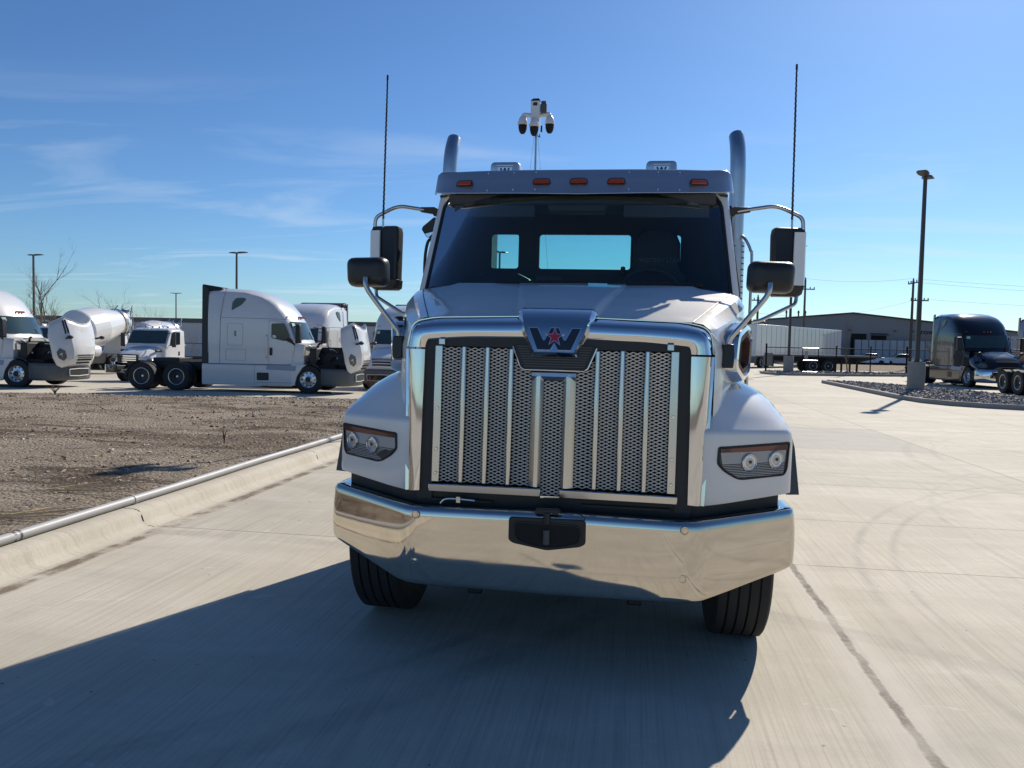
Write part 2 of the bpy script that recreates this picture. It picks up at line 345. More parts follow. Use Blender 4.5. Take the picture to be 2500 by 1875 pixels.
TYREMARKS = [(8.6, 1.2, 6.55, .055, .5), (8.6, 1.2, 6.28, .05, .45), (9.6, 3.4, 6.2, .05, .38), (-7.8, 5.2, 9.1, .10, .55), (-7.8, 5.2, 8.78, .05, .5), (-6.6, 3.8, 7.0, .06, .42),
             (3.5, 12.5, 5.4, .07, .3), (3.5, 12.5, 5.1, .06, .3), (12, 8, 7.3, .09, .32), (12, 8, 6.9, .07, .30), (-3.0, -7.0, 9.2, .11, .40), (14, 20, 12, .12, .3), (14, 20, 11.5, .1, .28), (0.2, 6.2, 8.0, .10, .35), (5.4, 14.2, 7.7, .12, .26)]
PAVE = pavement_material()
def grid(xs, ys, fz):
    return MB().loft([[(x, y, fz(x, y)) for x in xs] for y in ys])
xs = [-160, -90, -60, -40, -30, -24, -19, -15, -12, -9, -8, -7, -6, -5, -4.4, -3.9, -3.2, 0, 8, 20, 40, 80, 160]
ys = [-60, -30, -8, 0, 4, 8, 10, 12, 14, 16, 18, 20, 22, 26, 32, 40, 50, 60, 76, 110, 160, 260]
tag(obj('pavement', grid(xs, ys, gz), PAVE), 'broom finished pale concrete lot with saw cut joints', kind='structure')
SOIL = pmat('dry_soil', (.16, .125, .09), .95, 0, 0, .3, .3)
tag(obj('ground', MB().add([(-3500, -3500, -2.2), (3500, -3500, -2.2), (3500, 3500, -2.2), (-3500, 3500, -2.2)], [(0, 1, 2, 3)]), SOIL), 'flat dry plain reaching the horizon', kind='structure')
for o in (0,):
    vs = pmat('dry_grass_verge', (.19, .14, .095), .95, 0, 0, .3, .6, bump=.4, bs=12)
    tag(obj('verge', grid([17.5, 30, 45, 70], [66, 80, 97], lambda x, y: .006+.004*(y-66)), vs), 'strip of brown dry grass before the shed', kind='structure')

# ---- dirt field behind the kerb
def fbm(x, y, s, seed=0, o=4):
    v, a = 0, 1
    for i in range(o): v += a*noise.noise(Vector((x*s, y*s, seed+i*7.3))); a *= .5; s *= 2.1
    return v
def dirt_edge(x): return 20.1+.18*(x+20.9)
def dirtz(x, y):
    e = dirt_edge(x); k = sstep(e-9, e, y)
    z = lerp(.115+.018*min(3, -3.9-x)/3, gz(x, e)-.02, k)
    r = .035*fbm(x, y, .45, 3)+.022*fbm(x, y, 2.1, 9, 3)
    return z+r*sstep(-3.98, -4.5, x)*(1-.7*k)
dx = [-3.94-.11*i*(1+i*.022) for i in range(100)]; dyn = 170
rows = []
for j in range(dyn+1):
    v = j/dyn
    rows.append([(x, lerp(-6, dirt_edge(max(x, -30)), v**.9), 0) for x in dx])
rows = [[(x, y, dirtz(x, y)) for x, y, _ in r] for r in rows]
dm = bpy.data.materials.new('gravelly_dirt'); dm.use_nodes = True; t = dm.node_tree; b = t.nodes['Principled BSDF']
g = t.nodes.new('ShaderNodeNewGeometry'); P = g.outputs['Position']
c = nmix(t, nramp(t, nnoise(t, P, .9, 8, .68), .36, .66), (.44, .37, .285), (.29, .235, .178))
streak = nnoise(t, P, 1, 7, .66, sc=(.32, .95, 1), dist=.8)
c = nmix(t, nmath(t, 'MULTIPLY', nmath(t, 'MAXIMUM', nramp(t, streak, .50, .60), nmath(t, 'MULTIPLY', nramp(t, nnoise(t, P, 1, 8, .7, sc=(.14, .42, 1), dist=1.2), .51, .60), .75)), .85), c, (.095, .06, .038))
c = nmix(t, nmath(t, 'MULTIPLY', nramp(t, nnoise(t, P, 9, 8, .75), .54, .72), .55), c, (.13, .10, .078))
vor = t.nodes.new('ShaderNodeTexVoronoi'); vor.inputs['Scale'].default_value = 26; lk(t, P, vor.inputs[0])
c = nmix(t, nramp(t, vor.outputs['Color'], .80, .86), c, (.47, .42, .35))
lk(t, c, b.inputs['Base Color']); b.inputs['Roughness'].default_value = .96; b.inputs['Specular IOR Level'].default_value = .2
h = nmath(t, 'ADD', nmath(t, 'MULTIPLY', nnoise(t, P, 14, 8, .75), 1.4), nmath(t, 'MULTIPLY', vor.outputs['Distance'], -.8))
bn = t.nodes.new('ShaderNodeBump'); bn.inputs['Strength'].default_value = 1; bn.inputs['Distance'].default_value = .05; lk(t, h, bn.inputs['Height']); lk(t, bn.outputs[0], b.inputs['Normal'])
tag(obj('dirt_field', MB().loft(rows), dm, ang=180), 'bare stony brown dirt behind the kerb', kind='structure')

def stone(mb, x, y, z, r, mi):
    q = [Vector((random.uniform(-.5, .5), random.uniform(-.5, .5), random.uniform(-.5, .5))) for _ in range(6)]
    base = [Vector((1, 0, 0)), Vector((0, 1, 0)), Vector((-1, 0, 0)), Vector((0, -1, 0)), Vector((0, 0, .75)), Vector((0, 0, -.6))]
    a = random.uniform(0, 6.28); M = Matrix.Rotation(a, 3, 'Z')
    vs = [Vector((x, y, z))+M @ Vector(((p+d).x*r*random.uniform(.8, 1.5), (p+d).y*r, (p+d).z*r*.8)) for p, d in zip(base, q)]
    mb.add(vs, [(0, 1, 4), (1, 2, 4), (2, 3, 4), (3, 0, 4), (1, 0, 5), (2, 1, 5), (3, 2, 5), (0, 3, 5)], mi)
ROCK = [pmat('stone_tan', (.46, .385, .30), .9, var=.3, vs=20), pmat('stone_pale', (.52, .47, .40), .9, var=.2, vs=20), pmat('clod_brown', (.20, .145, .10), .95, var=.3, vs=20)]
mb = MB()
for i in range(15000):
    u = random.random(); x = -4.05-15*u**1.25; y = -.5+random.random()**.72*20
    if y > dirt_edge(x)-.3: continue
    cl = fbm(x*.6, y, .7, 21, 3)
    if cl < -.25 and random.random() < .8: continue
    r = random.choice([.005, .006, .008, .011, .016])*(1.6 if cl > .35 else 1)*(1+.035*y)
    stone(mb, x, y, dirtz(x, y)+r*.25, r, random.choices([0, 1, 2], [5, 1.6, 4])[0])
tag(obj('loose_stones', mb, ROCK, flat=True), 'loose stones and clods scattered over the dirt', 'stones', kind='stuff')

# ---- kerb and gutter lip
mb = MB(); prof = [(-3.60, -.02), (-3.64, .004), (-3.70, .012), (-3.735, .05), (-3.755, .105), (-3.785, .135), (-3.83, .148), (-3.965, .15), (-3.985, .13), (-3.985, -.2)]
segs = [-30, -20, -12.6, -8.9, -5.1, -1.36, 2.33, 6.12, 9.8, 13.5, 16.8]
for a, b2 in zip(segs, segs[1:]):
    mb.loft([[(x, y, z+gz(x, y)) for x, z in prof] for y in (a+.006, (a+b2)/2, b2-.006)])
    mb.loft([[(x+.012*(1 if i < 8 else 0), y, z-.012+gz(x, y)) for i, (x, z) in enumerate(prof)] for y in (b2-.006, b2+.006)])
km = bpy.data.materials.new('kerb_concrete'); km.use_nodes = True; t = km.node_tree; b = t.nodes['Principled BSDF']
g = t.nodes.new('ShaderNodeNewGeometry'); P = g.outputs['Position']
c = nmix(t, nramp(t, nnoise(t, P, 1.3, 7, .65), .3, .7), (.44, .405, .335), (.57, .535, .455))
c = nmix(t, nmath(t, 'MULTIPLY', nramp(t, nnoise(t, P, 1, 6, .7, sc=(2, 26, 2)), .5, .72), .42), c, (.26, .20, .14))
c = nmix(t, nmath(t, 'MULTIPLY', nramp(t, nnoise(t, P, 60, 4, .7), .5, .8), .35), c, (.25, .23, .2))
lk(t, c, b.inputs['Base Color']); b.inputs['Roughness'].default_value = .85
bn = t.nodes.new('ShaderNodeBump'); bn.inputs['Strength'].default_value = .4; bn.inputs['Distance'].default_value = .006; lk(t, nnoise(t, P, 40, 5, .7), bn.inputs['Height']); lk(t, bn.outputs[0], b.inputs['Normal'])
tag(obj('kerb', mb, km, ang=50), 'cast concrete kerb along the dirt', kind='structure')

# ---- white conduit lying on the kerb
pm = pmat('pvc_conduit', (.40, .405, .415), .5, 0, 0, .05, 3, dirt=.28)
pr_ = thing('conduit_pipe', 'long pale grey plastic pipe lying along the top of the kerb', 'pipe')
path = [(-3.955+.012*math.sin(y*.9)+.006*math.sin(y*2.3), y, .188+gz(-3.95, y)) for y in [-12+.5*i for i in range(58)]]
obj('tube', MB().tube(path, .037, 16), pm, pr_)
for y in (1.12, 1.17, 2.5, 5.95):
    w = .012 if y < 2 else .02
    obj('coupling', MB().cyl((-3.955+.012*math.sin(y*.9), y-w, .188), (-3.955+.012*math.sin(y*.9), y+w, .188), .0395, None, 16), GREYP if y != 2.5 else pm, pr_)

# ---- dead plants and straw on the dirt
STRAW = pmat('dry_straw', (.62, .50, .32), .8, var=.25, vs=8); TWIG = pmat('dead_twig', (.075, .05, .035), .9, var=.3, vs=20)
def weed(name, label, x, y, n, h, mat, spread=.6, r=.004, cat='dead plant', group=None, lay=False, z=None):
    z = dirtz(x, y) if z is None else z; mb = MB()
    for i in range(n):
        a = random.uniform(0, 6.28); L = h*random.uniform(.4, 1); s = spread*random.uniform(.2, 1)
        if lay: p = [(x+random.uniform(-.2, .2), y+random.uniform(-.2, .2), z+.02+random.uniform(0, .03))]; a = random.gauss(.5, .35); p.append((p[0][0]+L*math.cos(a), p[0][1]+L*math.sin(a), p[0][2]+random.uniform(-.02, .05)))
        else: p = smooth([(x, y, z-.01), (x+s*L*.35*math.cos(a), y+s*L*.35*math.sin(a), z+L*.55), (x+s*L*math.cos(a), y+s*L*math.sin(a), z+L)], 3)
        mb.tube(p, [r*(1-.6*k/(len(p)-1)) for k in range(len(p))], 5)
    return tag(obj(name, mb, mat), label, cat, group)
from_px = {'twig': (-5.3, 6.95), 'straw1': (-5.0, 3.1), 'straw2': (-4.9, 2.3)}
weed('dead_weed', 'small dark dead weed standing alone in the dirt', -5.35, 6.6, 7, .26, TWIG, .25, .007)
weed('dead_weed', 'tuft of dry brown weed at the far left of the dirt', -15.2, 15.4, 40, .26, TWIG, 1.2, .005)
weed('straw_pile', 'loose pale straw stalks lying on the dirt near the pipe', -4.75, 1.75, 16, .8, STRAW, lay=True, r=.006, cat='straw')
weed('straw_pile', 'flattened pale straw beside the dark clods', -5.0, 2.9, 12, .8, STRAW, lay=True, r=.006, cat='straw')
weed('straw_pile', 'scrap of dried stalks nearest the camera on the dirt', -4.55, 1.0, 9, .5, STRAW, lay=True, r=.005, cat='straw')

# ---- rock islands on the right
GRAV = [pmat('river_rock_grey', (.26, .25, .245), .85, var=.3, vs=9), pmat('river_rock_brown', (.19, .155, .13), .9, var=.3, vs=9), pmat('river_rock_pale', (.42, .40, .37), .85, var=.2, vs=9)]
def island(name, outline, label, nrock, rr, front=None):
    mb = MB(); n = len(outline); inner = offpoly(outline, -.16)
    L = [[(x, y, 0) for x, y in outline], [(x, y, .13) for x, y in outline], [(x, y, .15) for x, y in offpoly(outline, -.02)], [(x, y, .15) for x, y in inner], [(x, y, .06) for x, y in inner]]
    mb.loft(L, True)
    tag(obj(name, mb, CONC, ang=30), label[0], kind='structure')
    bed = MB().prism([(x, y, .02) for x, y in inner], (0, 0, .09)); st = MB(); 
    st.add(bed.v, bed.f, 1)
    x0, x1 = min(p[0] for p in inner), max(p[0] for p in inner); y0, y1 = min(p[1] for p in inner), max(p[1] for p in inner); k = 0
    while k < nrock:
        x, y = random.uniform(x0, x1), lerp(y0, y1, random.random()**1.3)
        ins = False
        for (a, b_), (c_, d_) in zip(inner, inner[1:]+inner[:1]):
            if (b_ > y) != (d_ > y) and x < (c_-a)*(y-b_)/(d_-b_)+a: ins = not ins
        if not ins: continue
        r = rr*random.uniform(.6, 1.5); stone(st, x, y, .12+r*.3, r, random.choices([0, 1, 2], [5, 3, 2])[0]); k += 1
    tag(obj('river_rock', st, GRAV, flat=True), label[1], 'river rock', kind='stuff')
OUT1 = [(10.05, 37.9), (9.86, 30.3), (9.72, 24.9), (9.85, 23.4), (10.3, 22.35), (11.1, 21.6), (11.95, 21.2), (13.6, 20.7), (14.3, 21.6), (14.4, 26.4), (14.3, 30.1), (13.5, 33.3), (11.5, 37.6)]
island('kerb_island', OUT1, ('low concrete kerb round the rock bed', 'grey river rocks filling the kerbed island by the lamp post'), 5200, .052)
OUT2 = [(9.3, 52.5), (9.35, 50.6), (9.75, 49.0), (10.6, 48.6), (14, 49.9), (18.6, 52.4), (26, 56.5), (26, 60), (18, 56.5), (10, 54.5)]
island('kerb_island', OUT2, ('far kerbed rock strip under the fence', 'pale river rocks in the strip under the fence'), 1800, .07)

# ================================================================== THE TRUCK
# truck frame: x to the right of the picture, y to the back, z up; its road plane is z = -.12
TR = thing('vocational_truck', 'large white day cab truck with chrome bumper and mesh grille facing the viewer', 'truck', (0, 0, .12))
TR.rotation_euler = (0, R(.35), 0)
def both(fn): fn(-1); fn(1)
def sx(mb, s):
    if s < 0: mb.v = [(-x, y, z) for x, y, z in mb.v]; mb.f = [tuple(reversed(f)) for f in mb.f]
    return mb

# ---- bumper
half = [(0, -.012), (.30, -.010), (.55, -.004), (.66, .002), (.715, .014), (.76, .036), (.82, .074), (.95, .163), (1.08, .254), (1.165, .313), (1.212, .345), (1.230, .360), (1.241, .378), (1.247, .402), (1.248, .45), (1.246, .60)]
plan = [(-x, y) for x, y in half[:0:-1]]+half
def off2(P, i):
    a, b = Vector(P[max(i-1, 0)]), Vector(P[min(i+1, len(P)-1)]); d = (b-a).normalized(); return Vector((-d.y, d.x))
rows = []
for i, (x, y) in enumerate(plan):
    ax = abs(x); n = off2(plan, i)
    zt = interp(ax, [(0, .692), (.72, .681), (1.248, .707)]); zb = interp(ax, [(0, .284), (.70, .288), (.76, .293), (1.2, .392), (1.248, .412)]) + (.02 if y > .42 else 0)
    rows.append([(x+n.x*(d-(zt-z)*.028), y+n.y*(d-(zt-z)*.028), z) for d, z in ((.085, zt-.004), (.05, zt), (.022, zt+.001), (.009, zt-.006), (.001, zt-.024), (0, zt-.05), (-.004, lerp(zt, zb, .35)), (-.004, lerp(zt, zb, .65)), (0, zb+.03), (.004, zb+.010), (.016, zb), (.05, zb))])
obj('bumper', MB().loft(rows), BUMPCH, TR, ang=60)
# end of bumper's shell is closed behind by the black filler that carries the lights
fp = [(-1.19, .52), (-1.17, .42), (-.74, .10), (.74, .10), (1.17, .42), (1.19, .52)]
both(lambda s: obj('filler_panel', sx(MB().loft([[(x, y, z) for x, y in ((.66, .17), (.74, .165), (1.17, .44), (1.19, .54))] for z in (.36, .56, .80)]), s), BLACKP, TR))
obj('radiator_shroud', MB().box(-.70, .70, .19, .6, .36, 1.5), DARK, TR)
obj('cross_member', MB().box(-.70, .70, .15, .19, .40, .74).box(.16, .6, .125, .15, .705, .717).box(-.62, -.3, .12, .15, .70, .708), BLACKP, TR)
mb = MB(); mb.tube(smooth([(-.56, .09, .690), (-.53, .085, .714), (-.45, .085, .716), (-.38, .085, .713)], 5), .006, 6); mb.box(-.475, -.455, .075, .1, .70, .73); obj('release_cable', mb, STEEL, TR)
def bolt(c, r, nrm=(0, -1, 0), mat=CHROME, name='bolt', parent=None):
    o = obj(name, MB().lathe([(r, 0), (r, .002), (r*.9, .0045), (r*.8, .0045), (r*.72, .0005), (r*.62, .0005), (r*.58, .004), (.0004, .0045)], c, nrm, 18), mat, parent or TR); return o
both(lambda s: [bolt((s*.666, -.004, .645), .021, mat=BUMPCH), bolt((s*.664, -.006, .411), .020, mat=BUMPCH)])
# ---- tow recess in the bumper
o = [(-.186, .668), (.178, .672), (.193, .661), (.195, .553), (.168, .537), (.005, .510), (-.163, .537), (-.186, .552)]
tow = obj('tow_recess', MB().prism([(x, -.017, z) for x, z in rpoly(o, .02)], (0, .012, 0)), BLACKP, TR, bevel=.004)
inn = [(-.155, .645), (.160, .640), (.172, .60), (.160, .556), (.09, .535), (.005, .524), (-.08, .533), (-.145, .556), (-.160, .60)]
tow.location = (0, -.010, 0)
obj('recess_pocket', MB().prism([(x, -.019, z) for x, z in rpoly(inn, .03)], (0, .004, 0)), DARK, tow)
obj('recess_rim', MB().tube([(x, -.019, z) for x, z in rpoly(inn, .03)]+[(rpoly(inn, .03)[0][0], -.019, rpoly(inn, .03)[0][1])], .005, 6), BLACKP, tow)
obj('tow_pin', MB().cyl((.003, -.024, .545), (.003, -.024, .615), .017, None, 14), GREYP, tow)
mb = MB().prism([(x, -.030, z) for x, z in rpoly([(-.062, .700), (-.05, .716), (.055, .720), (.073, .706), (.05, .690), (.018, .700), (-.012, .698), (-.045, .688)], .008)], (0, .03, 0)); mb.cyl((.002, -.016, .645), (.002, -.016, .70), .018, None, 12)
obj('pin_handle', mb, BLACKP, tow, bevel=.003)
obj('retainer_wire', MB().tube(smooth([(.06, -.02, .70), (.14, -.03, .706), (.185, -.03, .69), (.18, -.022, .665)], 5), .0025, 5), BLACKP, tow)

# ---- chrome surround: two pillars and a crown
def inner_y(z): return .122+(z-.745)*.042
def surround_rows(P):
    rows = []
    for (xi, zi), (xo, zo), yo in P:
        yi = inner_y(min(zi, 1.49)); row = [(xi, yi+.07, zi)]
        for f, d in ((0, .004), (.03, 0), (.30, .0), (.56, .003), (.68, .012), (.80, .036), (.90, .070), (.96, .10), (1, yo-yi)):
            row.append((lerp(xi, xo, f), yi+min(d, yo-yi), lerp(zi, zo, f)))
        row.append((xo+.001, yo+.05, zo-.0))
        rows.append(row)
    return rows
def pillar(s):
    P = [((lerp(.681, .675, k), lerp(.745, 1.478, k)), (lerp(.766, .798, k), lerp(.738, 1.478, k)), lerp(.148, .225, k)) for k in [i/8 for i in range(9)]]
    obj('grille_pillar', sx(MB().loft(surround_rows(P)), s), CHROME, TR, ang=50)
both(pillar)
inn_h = arcpath([(.675, 1.488, 0), (.668, 1.524, 0), (.45, 1.541, 0), (0, 1.549, 0)], .05, 6)
out_h = arcpath([(.800, 1.488, 0), (.775, 1.622, 0), (.66, 1.650, 0), (0, 1.669, 0)], .09, 6)
def resample(p, n):
    L = [0]
    for a, b in zip(p, p[1:]): L.append(L[-1]+(b-a).length)
    out = []
    for i in range(n):
        d = L[-1]*i/(n-1); k = max(j for j in range(len(L)) if L[j] <= d+1e-9); k = min(k, len(p)-2)
        out.append(p[k].lerp(p[k+1], (d-L[k])/max(L[k+1]-L[k], 1e-9)))
    return out
# pair them by corner so the bend stays square
ni = resample(inn_h[:8], 10)+resample(inn_h[7:], 14)[1:]; no = resample(out_h[:8], 10)+resample(out_h[7:], 14)[1:]
Ph = [((a.x, a.y), (b.x, b.y), .238) for a, b in zip(ni, no)]
Pf = Ph+[((-a[0], a[1]), (-b[0], b[1]), y) for a, b, y in Ph[-2::-1]]
obj('grille_crown', MB().loft(surround_rows(Pf)), CHROME, TR, ang=60)

# ---- grille: black frame, chrome bars, expanded mesh
GY = lambda z: .118+(z-.795)*.040
def frame(s):
    obj('grille_frame', sx(MB().prism([(.619, GY(.7)+.025, .70), (.700, GY(.7)+.025, .70), (.700, GY(1.55)+.025, 1.55), (.619, GY(1.55)+.025, 1.55)], (0, .05, 0)), s), BLACKP, TR)
both(frame)
obj('grille_top_panel', MB().prism([(-.619, GY(1.5)+.006, 1.498), (.619, GY(1.5)+.006, 1.498), (.619, GY(1.56)+.006, 1.565), (-.619, GY(1.56)+.006, 1.565)], (0, .04, 0)), BLACKP, TR)
def vbar(x0, x1, z0, z1, y=0, d=.03, name='grille_bar', bev=.006):
    obj(name, MB().prism([(x0, GY(z0)+y, z0), (x1, GY(z0)+y, z0), (x1, GY(z1)+y, z1), (x0, GY(z1)+y, z1)], (0, d, 0)), GRILLC, TR, bevel=bev)
for s in (-1, 1):
    vbar(*sorted((s*.579, s*.619)), .795, 1.50, -.002, .03, 'grille_side_bar', .003)
    for x in (.465, .342, .219): vbar(s*x-.0125, s*x+.0125, .796, 1.500 if x > .25 else 1.495, -.012, .035)
    for z in (1.12+.055, .985-.02, .84): 
        if z != 1.175 or s > 0 or True: bolt((s*.599, GY(z)-.003, z), .0105, name='grille_bolt')
    vbar(s*.573-.02+s*.006, s*.573+.012+s*.006, 1.505, 1.535, -.01, .02, 'grille_clip', .002)
    m = MB().prism([(s*.048, .104, .746), (s*.632, .104, .744), (s*.632, .100, .786), (s*.048, .100, .790)], (0, .035, 0)); obj('lower_bar', m, GRILLC, TR, bevel=.005)
# centre post: an upside-down U round its own strip of mesh
def postrow(w0, z):
    y = GY(z); return [(w0[0], y+.03, z), (w0[0], y+.012, z), (w0[1], y-.012, z), (w0[2], y-.016, z), (w0[3], y+.004, z), (w0[3], y+.03, z)]
for s in (-1, 1):
    rows = [[(s*x, y, z) for x, y, z in postrow((.1135, .086, .066, .050), zz_)] for zz_ in (.797, 1.0, 1.2, 1.345)]
    rows += [[(s*lerp(.1135, .112, 1), GY(1.39)+.03, 1.392), (s*.112, GY(1.39)+.012, 1.392), (s*.086, GY(1.36)-.012, 1.372), (s*.066, GY(1.35)-.014, 1.358), (s*.050, GY(1.33)+.004, 1.338), (s*.05, GY(1.33)+.03, 1.338)]]
    obj('centre_post', MB().loft(rows), GRILLC, TR, ang=25)
rows = []
for x in (-.112, -.086, -.06, .06, .086, .112):
    k = max(0, 1-abs(x)/.086)
    rows.append([(x, GY(1.39)+.03, 1.392), (x, GY(1.39)+.01, 1.392), (x, GY(1.37)-.012, 1.372), (x, GY(1.358)-.014, 1.358), (x, GY(1.33)+.006, 1.336), (x, GY(1.33)+.03, 1.336)])
obj('centre_post_head', MB().loft(rows), GRILLC, TR, ang=25)
obj('strip_foot', MB().box(-.048, .048, .112, .135, .742, .752), CHROME, TR)
# black scoop under the emblem with thin louvres and a bright edge
sc = [(-.207, 1.512), (.207, 1.512), (.165, 1.404), (.150, 1.394), (-.150, 1.394), (-.165, 1.404)]
scoop = obj('intake_scoop', MB().prism([(x, GY(z)-.006, z) for x, z in sc], (0, .035, 0)), BLACKP, TR)
for i in range(9):
    z = 1.405+i*.0125; w = interp(z, [(1.394, .150), (1.404, .163), (1.512, .205)])-.012
    obj('louvre', MB().box(-w, w, GY(z)-.0105, GY(z)-.003, z, z+.005), GREYP, scoop)
obj('scoop_trim', MB().tube([(x, GY(z)-.007, z) for x, z in [(-.212, 1.505), (-.170, 1.402), (-.152, 1.389), (.152, 1.389), (.170, 1.402), (.212, 1.505)]], .0045, 8), CHROME, TR)
def mesh_panel(x0, x1, z0, z1, y=.016, clip=None):
    mb = MB(); px, pz = .0405, .0178; w, d = .0023, .003
    def seg(a, b):
        (ax, az), (bx, bz) = a, b
        if clip:
            if clip(ax, az) or clip(bx, bz): return
        L = math.hypot(bx-ax, bz-az); nx, nz = -(bz-az)/L*w, (bx-ax)/L*w; ya, yb = GY(az)+y, GY(bz)+y
        mb.add([(ax-nx, ya+.0012, az-nz), (bx-nx, yb+.0012, bz-nz), (bx+nx, yb-.0012, bz+nz), (ax+nx, ya-.0012, az+nz), (ax-nx, ya+d, az-nz), (bx-nx, yb+d, bz-nz), (bx+nx, yb+d, bz+nz), (ax+nx, ya+d, az+nz)],
               [(0, 1, 2, 3), (0, 4, 5, 1), (2, 6, 7, 3)])
    nz_ = int((z1-z0)/pz); nxh = max(2, round((x1-x0)/(px/2))); hx = (x1-x0)/nxh
    for j in range(nz_+1):
        for i in range(nxh):
            for sg in (0, 1):
                za, zb = (z0+(j+((1-q*.5) if sg else q*.5))*pz for q in (i % 2, (i+1) % 2))
                if j == nz_ and max(za, zb) > z1: continue
                seg((x0+i*hx, za), (x0+(i+1)*hx, zb))
    return mb
edges = [.579, .4775, .4525+.0, .3545, .3295, .2315, .2065, .1135]
for s in (-1, 1):
    for a, b in zip(edges[::2], edges[1::2]):
        x0, x1 = sorted((s*a, s*b)); cl = (lambda x, z: z > interp(abs(x), [(.15, 1.388), (.168, 1.398), (.212, 1.505)]) and abs(x) < .212) if a < .21 else None
        obj('mesh_panel', mesh_panel(x0+.001, x1-.001, .797, 1.497, clip=cl), MESHM, TR, flat=True)
obj('mesh_panel', mesh_panel(-.049, .049, .755, 1.337, .012), MESHM, TR, flat=True)

# ---- hood
HS = [(.236, [(0, 1.698), (.180, 1.697), (.206, 1.662), (.44, 1.657), (.50, 1.655), (.684, 1.648), (.735, 1.640), (.772, 1.612), (.800, 1.50), (.80, 1.05)]),
      (.30, [(0, 1.716), (.187, 1.714), (.214, 1.677), (.46, 1.674), (.52, 1.668), (.704, 1.663), (.757, 1.654), (.806, 1.618), (.842, 1.50), (.84, 1.05)]),
      (.50, [(0, 1.772), (.215, 1.769), (.245, 1.738), (.52, 1.735), (.58, 1.722), (.770, 1.712), (.828, 1.702), (.882, 1.657), (.912, 1.53), (.90, 1.05)]),
      (.72, [(0, 1.825), (.250, 1.821), (.282, 1.797), (.58, 1.795), (.64, 1.778), (.840, 1.766), (.902, 1.752), (.952, 1.702), (.978, 1.55), (.955, 1.05)]),
      (1.0, [(0, 1.882), (.30, 1.878), (.325, 1.862), (.67, 1.860), (.73, 1.842), (.925, 1.824), (.988, 1.808), (1.028, 1.758), (1.043, 1.58), (1.02, 1.05)]),
      (1.235, [(0, 1.920), (.335, 1.918), (.35, 1.912), (.75, 1.908), (.81, 1.890), (.985, 1.862), (1.035, 1.845), (1.068, 1.785), (1.078, 1.60), (1.05, 1.05)])]
def hood_at(y):
    for (a, p), (b, q) in zip(HS, HS[1:]):
        if y <= b: k = (y-a)/(b-a); return [(lerp(u[0], v[0], k), lerp(u[1], v[1], k)) for u, v in zip(p, q)]
    return HS[-1][1]
rows = []
for i in range(25):
    y = lerp(.236, 1.235, i/24); h = hood_at(y); rows.append([(-x, y, z) for x, z in h[:0:-1]]+[(x, y, z) for x, z in h])
rows.append([(x, y+.03, z-.03) for x, y, z in rows[-1]])
hood = obj('hood', MB().loft(rows), DUSTY, TR, ang=24, bevel=.010, seg=3)
both(lambda s: obj('panel_gap', MB().tube([(s*hood_at(y)[5][0], y-.001, hood_at(y)[5][1]+.0005) for y in [lerp(.24, 1.22, k/10) for k in range(11)]], .0032, 6), BLACKP, hood))
# side intake with its amber lamp, both flanks
def vent(s):
    q = [(.92, 1.62), (.66, 1.672), (.40, 1.615), (.35, 1.41), (.56, 1.335), (.82, 1.37)]
    fx = lambda y, z: interp(y, [(.236, .80), (.3, .842), (.5, .912), (.72, .977), (1.0, 1.043)])+.004
    def ring(pts, d): return [(s*(fx(y, z)+d), y, z) for y, z in pts]
    P = rpoly(q, .07, 5); pi = offpoly(P, -.035); pj = offpoly(P, -.075)
    v = obj('side_intake', MB().loft([ring(P, -.02), ring(P, .02), ring(offpoly(P, -.012), .05), ring(pi, .055), ring(pi, .01)], True), CHROME, TR, ang=40)
    obj('turn_lamp', MB().loft([ring(pi, .012), ring(pi, .046), ring(pj, .046), ring(pj, .006)], True), TURNL, v)
    obj('intake_screen', MB().add(ring(pj, .010), [tuple(range(len(pj)))]), DARK, v)
both(vent)

# ---- emblem plate
ins = [(.186, .275, 1.7085), (.182, .232, 1.700), (.174, .182, 1.672), (.166, .150, 1.635), (.152, .128, 1.583), (.099, .104, 1.481)]
rows = []
for i, (w, y, z) in enumerate(ins):
    d = .020 if i else .004
    e_ = (.0, .012, .03, .05, .07, .09)[i]; rows.append([(-w-d-.006, y+e_, z-.002-(.03 if i < 2 else 0)), (-w-d, y+min(.026, e_), z-.002-(.012 if i < 2 else 0)), (-w, y, z), (-w*.5, y-.002, z), (0, y-.0025, z), (w*.5, y-.002, z), (w, y, z), (w+d, y+min(.026, e_), z-.002-(.012 if i < 2 else 0)), (w+d+.006, y+e_, z-.002-(.03 if i < 2 else 0))])
rows.append([(-.118, .21, 1.457), (-.118, .130, 1.457), (-.110, .122, 1.459), (-.05, .121, 1.458), (0, .121, 1.458), (.05, .121, 1.458), (.110, .122, 1.459), (.118, .130, 1.457), (.118, .21, 1.457)])
rows.append([(x, .21, 1.455) for x, y, z in rows[-1]])
emb = obj('emblem_plate', MB().loft(rows), CHROME, TR, ang=22, bevel=.003)
py = lambda z: .104+(z-1.481)*.235
Wp = [(-.130, 1.601), (-.088, 1.601), (-.0585, 1.543), (-.053, 1.539), (-.046, 1.543), (-.019, 1.602), (.019, 1.602), (.046, 1.543), (.053, 1.539), (.0585, 1.543), (.088, 1.601), (.130, 1.601), (.084, 1.494), (.020, 1.494), (0, 1.529), (-.020, 1.494), (-.084, 1.494)]
def plate_poly(p, d, th): return MB().prism([(x, py(z)-d, z) for x, z in p], (0, th, 0))
obj('logo_outline', plate_poly(offpoly(Wp, .0035), .005, .012), CHROME, emb)
obj('logo_letter', plate_poly(Wp, .0065, .006), LOGOB, emb)
